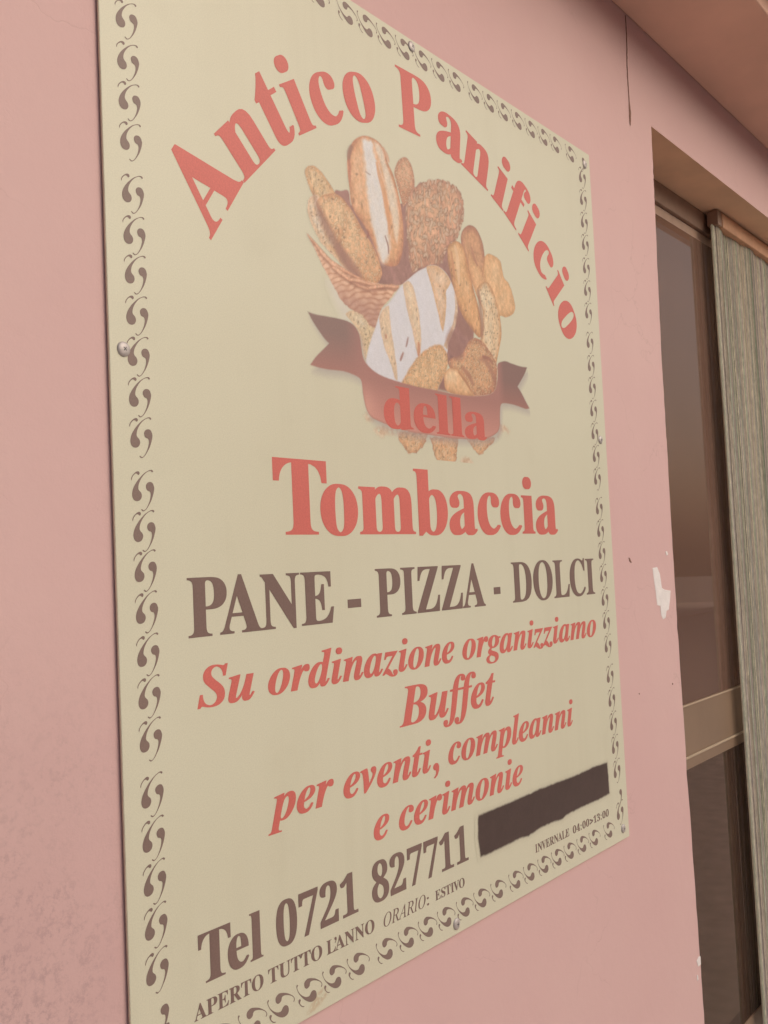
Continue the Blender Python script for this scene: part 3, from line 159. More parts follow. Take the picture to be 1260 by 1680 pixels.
'crumb_c': [(16404, 2711),(16556, 2662),(16767, 2574),(16702, 2526),(16505, 2542),(16336, 2415),(16277, 2410)],
}
CHIP_BIG = [(2.3334, -0.0321), (2.3624, -0.0307), (2.3738, -0.0447), (2.3825, -0.0838), (2.401, -0.0892), (2.4376, -0.0932), (2.4323, -0.1115), (2.4184, -0.1406), (2.4041, -0.1429), (2.3957, -0.1598), (2.3782, -0.1622), (2.3686, -0.1511), (2.3665, -0.1283), (2.348, -0.125), (2.344, -0.0933), (2.3377, -0.0615)]
CHIP_A = [(2.4195, 0.007), (2.4302, 0.0082), (2.4359, -0.0003), (2.4237, -0.0037)]
CHIP_B = [(2.4547, -1.0258), (2.4695, -1.0196), (2.4813, -1.0224), (2.4808, -1.0429), (2.4625, -1.0423)]
CHIP_C = [(2.4503, -1.0603), (2.4565, -1.0597), (2.459, -1.0716), (2.4511, -1.0733)]
SCRATCH = [(2.1987, -0.0036), (2.2037, -0.0037), (2.2098, -0.0112), (2.2152, -0.0156), (2.2101, -0.016), (2.2025, -0.0123)]
ARC1 = [('A', -56.3), ('n', -45.66), ('t', -37.4), ('i', -31.98), ('c', -25.1), ('o', -16.6)]
ARC2 = [('P', -1.7), ('a', 8.3), ('n', 16.9), ('i', 25.1), ('f', 31.1), ('i', 36.2), ('c', 43.1), ('i', 49.8), ('o', 57.0)]
TOPS = [0.8429, 0.8969, 0.9509, 1.0049, 1.0589, 1.1129, 1.1669, 1.2369, 1.289, 1.3401, 1.3933, 1.448, 1.5024, 1.5563, 1.6217, 1.6759, 1.7294, 1.7845, 1.8399, 1.8945, 1.9476, 2.0179]
BOTS = [0.832, 0.886, 0.9405, 0.9946, 1.0518, 1.1056, 1.1599, 1.2288, 1.2844, 1.3377, 1.3912, 1.4474, 1.5016, 1.5574, 1.6193, 1.6726, 1.7269, 1.7808, 1.8327, 1.8881, 1.9427, 2.0118]
STREAKS = [([(1.2887, 0.6835), (1.2937, 0.6633), (1.3027, 0.6424), (1.3087, 0.6171), (1.3147, 0.5901), (1.3154, 0.5651)], 0.006, (206, 150, 108)), ([(1.3024, 0.5598), (1.3096, 0.544), (1.3096, 0.53)], 0.002, (140, 96, 84)), ([(1.3081, 0.7146), (1.3179, 0.7041), (1.3225, 0.6936)], 0.004, (198, 150, 120)), ([(1.2573, 0.6577), (1.2699, 0.6555)], 0.0012, (150, 124, 110)), ([(1.2239, 0.6909), (1.2168, 0.6778), (1.2139, 0.6651)], 0.005, (150, 112, 96)), ([(1.2159, 0.6665), (1.216, 0.6505), (1.2156, 0.6278)], 0.003, (176, 116, 94)), ([(1.2553, 0.5589), (1.2573, 0.5512), (1.2517, 0.5433)], 0.002, (150, 96, 84)), ([(1.5133, 0.5909), (1.5201, 0.5732), (1.5209, 0.5444), (1.522, 0.5196)], 0.006, (222, 186, 146)), ([(1.5006, 0.5784), (1.5048, 0.5506), (1.5072, 0.5224)], 0.004, (192, 138, 102)), ([(1.5709, 0.6022), (1.5764, 0.5856), (1.5889, 0.5686)], 0.004, (176, 126, 100)), ([(1.6166, 0.5946), (1.6107, 0.5712), (1.6032, 0.5497)], 0.0025, (186, 136, 100)), ([(1.1745, 0.5124), (1.1924, 0.4992), (1.213, 0.4847), (1.2317, 0.4726)], 0.012, (158, 116, 100), 0.004, 0.7)]
CRACKS = [([(1.3541, 0.3938), (1.3502, 0.3838), (1.3464, 0.3757)], 0.0022, (150, 112, 104)), ([(1.3383, 0.3651), (1.3327, 0.3566), (1.3284, 0.3497)], 0.0026, (156, 110, 98)), ([(1.3839, 0.3889), (1.3837, 0.3769), (1.3812, 0.3657)], 0.004, (190, 130, 100)), ([(1.2916, 0.3887), (1.2918, 0.3818)], 0.003, (176, 122, 100)), ([(1.5047, 0.3529), (1.5152, 0.3453), (1.5279, 0.3367), (1.5446, 0.3208)], 0.003, (172, 122, 92)), ([(1.5889, 0.3937), (1.6127, 0.3917), (1.6265, 0.383)], 0.004, (158, 108, 90)), ([(1.5869, 0.522), (1.5908, 0.4885), (1.5945, 0.4522), (1.59, 0.4305)], 0.006, (160, 118, 96), 0.003, 0.8), ([(1.5073, 0.4557), (1.5239, 0.4406), (1.546, 0.434), (1.5598, 0.4336)], 0.014, (152, 112, 98), 0.006, 0.8), ([(1.4958, 0.4259), (1.4852, 0.4042), (1.5016, 0.3915), (1.5199, 0.3967)], 0.018, (150, 110, 98), 0.006, 0.7), ([(1.5168, 0.3633), (1.5383, 0.3507), (1.5528, 0.3346)], 0.006, (164, 114, 92), 0.003, 0.7)]
YARN = 2.8

# ---------------------------------------------------------------- helpers
rng = random.Random(7)

def lin(c):
    c = c / 255.0
    return c / 12.92 if c <= 0.04045 else ((c + 0.055) / 1.055) ** 2.4

def col(r, g, b, k=1.0):
    """seen colour (0-255) -> base colour under this scene's daylight"""
    return tuple(min(0.92, lin(v) / KL[i] * k) for i, v in enumerate((r, g, b))) + (1.0,)

class Nodes:
    def __init__(self, name, rough=0.6, spec=0.3):
        self.m = bpy.data.materials.new(name)
        self.m.use_nodes = True
        self.t = self.m.node_tree
        self.b = self.t.nodes['Principled BSDF']
        self.b.inputs['Roughness'].default_value = rough
        self.b.inputs['Specular IOR Level'].default_value = spec
        self.geo = None
    def n(self, typ, **kw):
        x = self.t.nodes.new(typ)
        for k, v in kw.items():
            if k.startswith('i_'):
                key = k[2:]
                x.inputs[int(key) if key.isdigit() else key].default_value = v
            else:
                setattr(x, k, v)
        return x
    def l(self, a, b):
        self.t.links.new(a, b)
    def pos(self):
        if self.geo is None:
            self.geo = self.t.nodes.new('ShaderNodeNewGeometry').outputs['Position']
        return self.geo
    def noise(self, scale, detail=4, rough=0.55, vec=None, stretch=None):
        x = self.n('ShaderNodeTexNoise')
        x.inputs['Scale'].default_value = scale
        x.inputs['Detail'].default_value = detail
        x.inputs['Roughness'].default_value = rough
        v = vec or self.pos()
        if stretch:
            mp = self.n('ShaderNodeMapping')
            mp.inputs['Scale'].default_value = stretch
            self.l(v, mp.inputs[0])
            v = mp.outputs[0]
        self.l(v, x.inputs['Vector'])
        return x.outputs['Fac']
    def ramp(self, fac, stops):
        r = self.n('ShaderNodeValToRGB')
        cr = r.color_ramp
        while len(cr.elements) > 1:
            cr.elements.remove(cr.elements[-1])
        cr.elements[0].position = stops[0][0]
        cr.elements[0].color = stops[0][1]
        for p, c in stops[1:]:
            e = cr.elements.new(p)
            e.color = c
        self.l(fac, r.inputs[0])
        return r.outputs[0]
    def mix(self, fac, a, b, mode='MIX'):
        x = self.n('ShaderNodeMix', data_type='RGBA', blend_type=mode)
        for s, v in ((0, fac), (6, a), (7, b)):
            if isinstance(v, (int, float)):
                x.inputs[s].default_value = v
            elif isinstance(v, tuple):
                x.inputs[s].default_value = v
            else:
                self.l(v, x.inputs[s])
        return x.outputs[2]
    def math(self, op, a, b=0.0, clamp=False):
        x = self.n('ShaderNodeMath', operation=op, use_clamp=clamp)
        for s, v in ((0, a), (1, b)):
            if isinstance(v, (int, float)):
                x.inputs[s].default_value = v
            else:
                self.l(v, x.inputs[s])
        return x.outputs[0]
    def bump(self, h, strength, dist):
        x = self.n('ShaderNodeBump')
        x.inputs['Strength'].default_value = strength
        x.inputs['Distance'].default_value = dist
        self.l(h, x.inputs['Height'])
        self.l(x.outputs[0], self.b.inputs['Normal'])
    def base(self, c):
        if isinstance(c, tuple):
            self.b.inputs['Base Color'].default_value = c
        else:
            self.l(c, self.b.inputs['Base Color'])
    def rough(self, c):
        self.l(c, self.b.inputs['Roughness'])

W1 = (1, 1, 1, 1)
K0 = (0, 0, 0, 1)

def simple(name, c, rough=0.6, spec=0.3, var=0.12, scale=20, metal=0.0, bump=0.0):
    N = Nodes(name, rough, spec)
    f = N.noise(scale, 5)
    dk = tuple(v * (1 - var) for v in c[:3]) + (1,)
    lt = tuple(min(1, v * (1 + var)) for v in c[:3]) + (1,)
    N.base(N.ramp(f, [(0.3, dk), (0.7, lt)]))
    N.b.inputs['Metallic'].default_value = metal
    if bump:
        N.bump(N.noise(scale * 6, 3), bump, 0.002)
    return N.m

def P(u, y, v):
    """layout units -> world metres"""
    return (u * S, y * S, v * S + H)

def mesh_obj(name, verts, faces, mat=None, parent=None, smooth=False):
    me = bpy.data.meshes.new(name)
    me.from_pydata([tuple(v) for v in verts], [], faces)
    me.update()
    if smooth:
        me.polygons.foreach_set('use_smooth', [True] * len(me.polygons))
    if mat:
        me.materials.append(mat)
    o = bpy.data.objects.new(name, me)
    COL.objects.link(o)
    if parent:
        attach(o, parent)
    return o

def attach(o, parent):
    o.parent = parent
    o.matrix_parent_inverse = Matrix.Translation(-Vector(parent.location)) if parent.parent is None else parent.matrix_parent_inverse.copy() @ Matrix.Identity(4)

def empty(name, loc, label, cat, group=None):
    o = bpy.data.objects.new(name, None)
    o.empty_display_size = 0.1
    o.location = loc
    COL.objects.link(o)
    o['label'] = label
    o['category'] = cat
    if group:
        o['group'] = group
    return o

def boxes(name, bl, mat, parent=None, bevel=0.0, units=True):
    """bl: list of (x0,x1,y0,y1,z0,z1) in layout units -> one mesh"""
    bm = bmesh.new()
    for x0, x1, y0, y1, z0, z1 in bl:
        if units:
            a, b = Vector(P(x0, y0, z0)), Vector(P(x1, y1, z1))
        else:
            a, b = Vector((x0, y0, z0)), Vector((x1, y1, z1))
        r = bmesh.ops.create_cube(bm, size=1.0)
        for v in r['verts']:
            v.co = Vector((a[i] + (b[i] - a[i]) * (v.co[i] + 0.5) for i in range(3)))
    if bevel:
        bmesh.ops.bevel(bm, geom=bm.edges[:], offset=bevel, segments=2, affect='EDGES', profile=0.5)
    bmesh.ops.recalc_face_normals(bm, faces=bm.faces)
    me = bpy.data.meshes.new(name)
    bm.to_mesh(me)
    bm.free()
    if mat:
        me.materials.append(mat)
    o = bpy.data.objects.new(name, me)
    COL.objects.link(o)
    if parent:
        attach(o, parent)
    return o

# ---------------------------------------------------------------- print tools: serif lettering and flat outlines
def glyph_contours(key):
    adv, txt = GLYPHS[key]
    res = []
    for c in txt.split('|'):
        v = [int(a) / 1000.0 for a in c.split()]
        nodes = [(Vector(v[i:i + 2]), Vector(v[i + 2:i + 4]), Vector(v[i + 4:i + 6])) for i in range(0, len(v), 6)]
        pts = []
        for i, (hl, p, hr) in enumerate(nodes):
            q = nodes[(i + 1) % len(nodes)]
            a, b, c2, d = p, hr, q[0], q[1]
            ln = (d - a).length
            if ln < 1e-6:
                continue
            dev = max(abs((b - a).cross(d - a)), abs((c2 - a).cross(d - a))) / ln
            n = 1 if dev < 0.002 else (5 if ln > 0.06 else 3)
            for k in range(n):
                t = k / n
                pts.append(a * (1 - t) ** 3 + b * 3 * t * (1 - t) ** 2 + c2 * 3 * t * t * (1 - t) + d * t ** 3)
        res.append([(p.x, p.y) for p in pts])
    return adv / 1000.0, res

def dot(cx, cy, r, n=14, ry=None):
    ry = ry or r
    return [(cx + r * math.cos(2 * math.pi * k / n), cy + ry * math.sin(2 * math.pi * k / n)) for k in range(n)]

def glyph(ch, st):
    if ch == ' ':
        return 0.25, []
    if ch == '-':
        return 0.333, [[(0.03, 0.17), (0.29, 0.17), (0.29, 0.285), (0.03, 0.285)]]
    if ch == ':':
        sl_ = 0.06 if st != 'B' else 0.0
        return 0.30, [dot(0.14, 0.055, 0.062), dot(0.14 + sl_, 0.40, 0.062)]
    if ch == ',':
        return 0.25, [[(0.03, -0.16), (0.05, -0.18), (0.12, -0.13), (0.17, -0.04), (0.18, 0.05), (0.15, 0.12), (0.09, 0.14), (0.04, 0.11), (0.02, 0.05), (0.04, 0.0), (0.10, -0.02), (0.10, -0.08), (0.07, -0.13)]]
    if ch == "'":
        return 0.24, [[(0.07, 0.42), (0.09, 0.41), (0.15, 0.46), (0.20, 0.54), (0.205, 0.62), (0.18, 0.68), (0.12, 0.695), (0.07, 0.66), (0.06, 0.60), (0.09, 0.565), (0.13, 0.55), (0.125, 0.49)]]
    if ch == '>':
        return 0.57, [[(0.05, 0.04), (0.52, 0.24), (0.52, 0.36), (0.05, 0.56), (0.05, 0.44), (0.37, 0.30), (0.05, 0.16)]]
    adv, cs = glyph_contours(st + ch)
    if ch.isdigit():                                   # digits drawn slightly lower than the capitals
        cs = [[(x, y * 0.935) for x, y in c] for c in cs]
        adv = 0.5 + (adv - 0.559)
        cs = [[(x * 0.5 / 0.559, y) for x, y in c] for c in cs]
    return adv, cs

BOLD = {'B': 0.020, 'N': 0.014, 'I': 0.012, 'L': 0.0, 'S': 0.006}    # extra ink each side of a stem, em

KERN = {'To': -0.10, 'Te': -0.09, 'PA': -0.10, 'Pa': -0.02, "L'": -0.12, "'A": -0.13, 'AV': -0.1, 'TO': -0.02, 'ZA': 0.0, 'VO': -0.04, 'IV': -0.01, 'NV': -0.02}

def fill_mesh(name, contours, y, mat, parent):
    """contours in layout units (u, v): even-odd filled flat print lying y units in front of the panel"""
    cu = bpy.data.curves.new(name, 'CURVE')
    cu.dimensions = '2D'
    cu.fill_mode = 'BOTH'
    for c in contours:
        sp = cu.splines.new('POLY')
        sp.points.add(len(c) - 1)
        sp.points.foreach_set('co', [w for (a, b) in c for w in (a, b, 0.0, 1.0)])
        sp.use_cyclic_u = True
    o = bpy.data.objects.new(name, cu)
    COL.objects.link(o)
    dg = bpy.context.evaluated_depsgraph_get()
    me0 = o.evaluated_get(dg).to_mesh()
    vs_ = [tuple(v.co) for v in me0.vertices]
    fs_ = [tuple(p.vertices) for p in me0.polygons]
    bpy.data.objects.remove(o)
    bpy.data.curves.remove(cu)
    return vs_, fs_

def flat(name, groups, y, mat, parent):
    """groups: list of contour lists (one per glyph); neighbours sit 0.05 mm apart so that overlaps never share a plane"""
    V, F = [], []
    for gi, (cs, sp) in enumerate(groups):
        if not cs:
            continue
        v, f = fill_mesh(name, cs, y, mat, parent)
        steps = (-1, 0, 1) if sp != (0, 0) else (0,)
        for li, s_ in enumerate(steps):                # heavy face: three coats of ink side by side
            k = len(V)
            yy = y - (gi % 2) * 0.00009 - li * 0.00003
            V += [P(a[0] + sp[0] * s_, yy, a[1] + sp[1] * s_) for a in v]
            F += [tuple(i + k for i in g_) for g_ in f]
    # face towards the street (-Y)
    me = bpy.data.meshes.new(name)
    me.from_pydata(V, [], F)
    me.update()
    bm = bmesh.new()
    bm.from_mesh(me)
    for f in bm.faces:
        f.normal_update()
        if f.normal.y > 0:
            f.normal_flip()
    bm.to_mesh(me)
    bm.free()
    me.materials.append(mat)
    o = bpy.data.objects.new(name, me)
    COL.objects.link(o)
    attach(o, parent)
    return o

def layout(text, st):
    x = 0.0
    out = []
    lo, hi = 1e9, -1e9
    for i, ch in enumerate(text):
        if i:
            x += KERN.get(text[i - 1:i + 1], 0.0)
        adv, cs = glyph(ch, 'B' if st in 'SN' else st)
        out.append([[(px + x, py) for px, py in c] for c in cs])
        for c in cs:
            for px, py in c:
                lo = min(lo, px + x - BOLD[st])
                hi = max(hi, px + x + BOLD[st])
        x += adv
    return out, lo, hi

def line(words, st, v, size, y, mat, parent, label):
    """words: (text, u0, u1) set side by side on one baseline"""
    for w in words:
        text, u0, u1 = w[:3]
        s_ = w[3] if len(w) > 3 else st
        gl, lo, hi = layout(text, s_)
        kx = (u1 - u0) / (hi - lo)
        groups, word = [], ''
        for ch, cs in zip(text + ' ', gl + [[]]):
            if ch == ' ':                              # every printed word is a part of its own
                o = flat('lettering', groups, y, mat, parent)
                o['label'] = label + ' reading ' + word
                groups, word = [], ''
                continue
            word += ch
            groups.append(([[(u0 + (px - lo) * kx, v + py * size) for px, py in c] for c in cs], (BOLD[s_] * kx, 0)))

# ---------------------------------------------------------------- printed picture: numpy painter working in sign units
def hash01(ix, iy, seed):
    h = (ix.astype(np.int64) * 374761393 + iy.astype(np.int64) * 668265263 + seed * 144665) & 0xffffffff
    h = ((h ^ (h >> 13)) * 1274126177) & 0xffffffff
    return ((h ^ (h >> 16)) & 0xffff) / 65535.0

def vnoise(x, y, s, seed=0):
    x = x / s
    y = y / s
    ix, iy = np.floor(x), np.floor(y)
    fx, fy = x - ix, y - iy
    fx = fx * fx * (3 - 2 * fx)
    fy = fy * fy * (3 - 2 * fy)
    a = hash01(ix, iy, seed); b = hash01(ix + 1, iy, seed)
    c = hash01(ix, iy + 1, seed); d = hash01(ix + 1, iy + 1, seed)
    return (a * (1 - fx) + b * fx) * (1 - fy) + (c * (1 - fx) + d * fx) * fy

def fbm(x, y, s, seed=0, o=4):
    t = 0; w = 1; n = 0
    for k in range(o):
        t = t + w * vnoise(x, y, s, seed + k * 17); n += w
        s *= 0.5; w *= 0.55
    return t / n

def cells(x, y, s, seed=0, ax=1.0, ay=1.0, ang=0.0):
    """seed grains: returns (distance to nearest grain centre, grain id); grains stretched along ang"""
    ix, iy = np.floor(x / s), np.floor(y / s)
    best = np.full(x.shape, 9.0); bid = np.zeros(x.shape)
    for dx in (-1, 0, 1):
        for dy in (-1, 0, 1):
            jx, jy = ix + dx, iy + dy
            cx = (jx + 0.15 + 0.7 * hash01(jx, jy, seed)) * s
            cy = (jy + 0.15 + 0.7 * hash01(jx, jy, seed + 5)) * s
            th = ang + (hash01(jx, jy, seed + 9) - 0.5) * 2.2
            ex, ey = (x - cx) / s, (y - cy) / s
            rx = ex * np.cos(th) + ey * np.sin(th)
            ry = -ex * np.sin(th) + ey * np.cos(th)
            d = np.sqrt((rx / ax) ** 2 + (ry / ay) ** 2)
            i = hash01(jx, jy, seed + 21)
            m = d < best
            best = np.where(m, d, best); bid = np.where(m, i, bid)
    return best, bid

def catmull(pts, n=4, closed=True):
    out = []
    L = len(pts)
    for i in range(L):
        p0, p1, p2, p3 = (np.array(pts[(i + k - 1) % L], float) for k in range(4))
        # keep sharp corners sharp
        a = p1 - p0; b = p2 - p1
        c1 = np.dot(p1 - p0, p2 - p1) / (np.linalg.norm(p1 - p0) * np.linalg.norm(p2 - p1) + 1e-12)
        c2 = np.dot(p2 - p1, p3 - p2) / (np.linalg.norm(p2 - p1) * np.linalg.norm(p3 - p2) + 1e-12)
        m1 = (p2 - p0) * 0.5 if c1 > 0.1 else (p2 - p1)
        m2 = (p3 - p1) * 0.5 if c2 > 0.1 else (p2 - p1)
        m1 = m1 * min(1, 1.5 * np.linalg.norm(b) / (np.linalg.norm(m1) + 1e-9))
        m2 = m2 * min(1, 1.5 * np.linalg.norm(b) / (np.linalg.norm(m2) + 1e-9))
        for k in range(n):
            t = k / n
            out.append((2 * t ** 3 - 3 * t ** 2 + 1) * p1 + (t ** 3 - 2 * t ** 2 + t) * m1 + (-2 * t ** 3 + 3 * t ** 2) * p2 + (t ** 3 - t ** 2) * m2)
    return np.array(out)

def sdist(X, Y, poly):
    """signed distance, positive inside"""
    inside = np.zeros(X.shape, bool)
    d = np.full(X.shape, 1e9)
    n = len(poly)
    for i in range(n):
        x0, y0 = poly[i]; x1, y1 = poly[(i + 1) % n]
        ex, ey = x1 - x0, y1 - y0
        L2 = ex * ex + ey * ey + 1e-18
        t = np.clip(((X - x0) * ex + (Y - y0) * ey) / L2, 0, 1)
        d = np.minimum(d, (X - x0 - t * ex) ** 2 + (Y - y0 - t * ey) ** 2)
        c = ((y0 > Y) != (y1 > Y))
        with np.errstate(divide='ignore', invalid='ignore'):
            xi = (x1 - x0) * (Y - y0) / ((y1 - y0) if y1 != y0 else 1e-12) + x0
        inside ^= c & (X < xi)
    d = np.sqrt(d)
    return np.where(inside, d, -d)

class Canvas:
    def __init__(self, u0, u1, v0, v1, step, aspect=1.35):
        self.nx = int((u1 - u0) / (step * aspect)) + 1
        self.ny = int((v1 - v0) / step) + 1
        self.U, self.V = np.meshgrid(np.linspace(u0, u1, self.nx), np.linspace(v0, v1, self.ny))
        self.C = np.zeros(self.U.shape + (3,))
        self.A = np.zeros(self.U.shape)
        self.u0, self.u1, self.v0, self.v1 = u0, u1, v0, v1
        self.soft = step * 0.7
    def region(self, poly, pad=0.006):
        lo = poly.min(0) - pad; hi = poly.max(0) + pad
        i0 = max(0, int((lo[1] - self.v0) / (self.v1 - self.v0) * (self.ny - 1)))
        i1 = min(self.ny, int((hi[1] - self.v0) / (self.v1 - self.v0) * (self.ny - 1)) + 2)
        j0 = max(0, int((lo[0] - self.u0) / (self.u1 - self.u0) * (self.nx - 1)))
        j1 = min(self.nx, int((hi[0] - self.u0) / (self.u1 - self.u0) * (self.nx - 1)) + 2)
        return slice(i0, i1), slice(j0, j1)
    def paint(self, pts, fn, soft=None, wob=0.0, ws=0.006, opacity=1.0, smooth=True, pad=0.006):
        poly = catmull(pts) if smooth else np.array(pts, float)
        sl_ = self.region(poly, pad)
        X, Y = self.U[sl_], self.V[sl_]
        d = sdist(X, Y, poly)
        if wob:
            d = d + (fbm(X, Y, ws, 3) - 0.5) * 2 * wob
        s = soft or self.soft
        a = np.clip(d / (2 * s) + 0.5, 0, 1) * opacity
        c = fn(X, Y, d)
        if isinstance(c, tuple):
            c, m = c
            a = a * m
        c = np.broadcast_to(c, X.shape + (3,))
        A0 = self.A[sl_]; C0 = self.C[sl_]
        A1 = a + A0 * (1 - a)
        self.C[sl_] = np.where(A1[..., None] > 1e-5, (c * a[..., None] + C0 * (A0 * (1 - a))[..., None]) / np.maximum(A1, 1e-5)[..., None], 0)
        self.A[sl_] = A1
    def build(self, name, y, mat, parent):
        keep = self.A > 0.004
        q = keep[:-1, :-1] | keep[1:, :-1] | keep[:-1, 1:] | keep[1:, 1:]
        used = np.zeros(self.A.shape, bool)
        used[:-1, :-1] |= q; used[1:, :-1] |= q; used[:-1, 1:] |= q; used[1:, 1:] |= q
        idx = -np.ones(self.A.shape, np.int64)
        idx[used] = np.arange(used.sum())
        co = np.stack([self.U[used] * S, np.full(used.sum(), y * S), self.V[used] * S + H], 1)
        I, J = np.nonzero(q)
        fc = np.stack([idx[I, J], idx[I, J + 1], idx[I + 1, J + 1], idx[I + 1, J]], 1)
        me = bpy.data.meshes.new(name)
        me.vertices.add(len(co)); me.vertices.foreach_set('co', co.astype(np.float32).ravel())
        me.loops.add(fc.size); me.loops.foreach_set('vertex_index', fc.astype(np.int32).ravel())
        me.polygons.add(len(fc))
        me.polygons.foreach_set('loop_start', np.arange(0, fc.size, 4, dtype=np.int32))
        me.polygons.foreach_set('loop_total', np.full(len(fc), 4, np.int32))
        me.update(calc_edges=True)
        at = me.color_attributes.new('ink', 'FLOAT_COLOR', 'POINT')
        c = self.C[used] / 255.0 * np.array((1.02, 0.985, 1.0))
        c = np.where(c <= 0.04045, c / 12.92, ((c + 0.055) / 1.055) ** 2.4) / np.array(KL)
        rgba = np.concatenate([np.clip(c, 0, 0.92), self.A[used][:, None]], 1).astype(np.float32)
        at.data.foreach_set('color', rgba.ravel())
        me.materials.append(mat)
        o = bpy.data.objects.new(name, me)
        COL.objects.link(o)
        attach(o, parent)
        return o

# ---------------------------------------------------------------- materials
def wall_material():
    N = Nodes('pink_plaster_paint', 0.75, 0.2)
    big = N.noise(1.6, 4, 0.5)
    mid = N.noise(9, 5, 0.6)
    base = N.ramp(big, [(0.3, col(*WALL_A)), (0.7, col(*WALL_B))])
    base = N.mix(N.math('MULTIPLY', mid, 0.30), base, col(*WALL_C))
    # grey street dirt that has settled low on the plaster, left of the sign
    sx = N.n('ShaderNodeSeparateXYZ'); N.l(N.pos(), sx.inputs[0])
    low = N.n('ShaderNodeMapRange'); N.l(sx.outputs[2], low.inputs[0])
    low.inputs[1].default_value = H - 0.02 * S; low.inputs[2].default_value = H - 0.62 * S
    lef = N.n('ShaderNodeMapRange'); N.l(sx.outputs[0], lef.inputs[0])
    lef.inputs[1].default_value = 0.86 * S; lef.inputs[2].default_value = 0.55 * S
    mask = N.math('MULTIPLY', low.outputs[0], lef.outputs[0])
    speck = N.ramp(N.noise(130, 8, 0.8), [(0.49, K0), (0.62, W1)])
    patch = N.ramp(N.noise(8, 6, 0.65), [(0.32, K0), (0.60, W1)])
    m2 = N.math('MULTIPLY', N.math('MULTIPLY', mask, patch), N.math('MULTIPLY_ADD', speck, 0.55))
    blot = N.ramp(N.noise(4.5, 5, 0.6), [(0.25, (0.25, 0.25, 0.25, 1)), (0.7, W1)])
    dirt = N.math('MULTIPLY', N.math('MULTIPLY', mask, blot), 0.55)
    c = N.mix(dirt, base, col(150, 112, 108))
    x = N.math('MULTIPLY', N.math('MULTIPLY', mask, patch), speck)
    c = N.mix(N.math('MULTIPLY', x, 0.75), c, col(120, 100, 99))
    # hairline cracks
    vo = N.n('ShaderNodeTexVoronoi', feature='DISTANCE_TO_EDGE'); vo.inputs['Scale'].default_value = 5.0
    wv = N.n('ShaderNodeVectorMath', operation='ADD')
    nn = N.n('ShaderNodeTexNoise'); nn.inputs['Scale'].default_value = 6; nn.inputs['Detail'].default_value = 5
    N.l(N.pos(), nn.inputs['Vector'])
    sc = N.n('ShaderNodeVectorMath', operation='SCALE'); sc.inputs[3].default_value = 0.25
    N.l(nn.outputs['Color'], sc.inputs[0]); N.l(N.pos(), wv.inputs[0]); N.l(sc.outputs[0], wv.inputs[1])
    N.l(wv.outputs[0], vo.inputs['Vector'])
    cr = N.ramp(vo.outputs['Distance'], [(0.0, W1), (0.006, K0)])
    gate = N.ramp(N.noise(3.1, 3), [(0.52, K0), (0.62, W1)])
    ck = N.math('MULTIPLY', cr, gate)
    c = N.mix(N.math('MULTIPLY', ck, 0.16), c, col(135, 95, 88))
    N.base(c)
    h = N.math('ADD', N.math('MULTIPLY', N.noise(38, 6, 0.65), 1.2), N.math('MULTIPLY', N.noise(420, 3, 0.6), 0.25))
    h = N.math('SUBTRACT', h, N.math('MULTIPLY', ck, 0.3))
    N.bump(h, 0.35, 0.0016)
    return N.m

def panel_color(N):
    f = N.noise(2.2, 3)
    g = N.noise(700, 2, 0.7)
    c = N.ramp(f, [(0.3, col(*PANEL_A)), (0.7, col(*PANEL_B))])
    gg = N.ramp(g, [(0.3, (0.93, 0.93, 0.93, 1)), (0.7, (1.05, 1.05, 1.04, 1))])
    c = N.mix(1.0, c, gg, 'MULTIPLY')
    sm = N.ramp(N.noise(11, 6, 0.7), [(0.55, K0), (0.8, W1)])
    c = N.mix(N.math('MULTIPLY', sm, 0.10), c, col(165, 148, 120))
    rain = N.ramp(N.noise(30, 5, 0.65, stretch=(1.0, 1.0, 0.045)), [(0.45, K0), (0.75, W1)])
    gate = N.ramp(N.noise(2.7, 2), [(0.4, K0), (0.7, W1)])
    return N.mix(N.math('MULTIPLY', N.math('MULTIPLY', rain, gate), 0.14), c, col(172, 156, 128))

def panel_material(ink=False):
    N = Nodes('cream_sign_face' if not ink else 'printed_ink', 0.42, 0.35)
    c = panel_color(N)
    if ink:
        at = N.n('ShaderNodeVertexColor', layer_name='ink')
        g = N.ramp(N.noise(600, 2, 0.7), [(0.3, (0.92, 0.92, 0.92, 1)), (0.7, (1.07, 1.07, 1.07, 1))])
        c = N.mix(at.outputs['Alpha'], c, N.mix(1.0, at.outputs['Color'], g, 'MULTIPLY'))
    N.base(c)
    N.bump(N.noise(5, 3), 0.08, 0.01)
    return N.m

def ink_material(name, c, var=0.06):
    N = Nodes(name, 0.45, 0.3)
    g = N.noise(500, 2, 0.7)
    f = N.noise(6, 3)
    dk = tuple(v * (1 - var) for v in c[:3]) + (1,)
    lt = tuple(v * (1 + var) for v in c[:3]) + (1,)
    b = N.ramp(f, [(0.3, dk), (0.7, lt)])
    N.base(N.mix(1.0, b, N.ramp(g, [(0.3, (0.92, 0.92, 0.92, 1)), (0.7, (1.08, 1.08, 1.08, 1))]), 'MULTIPLY'))
    return N.m

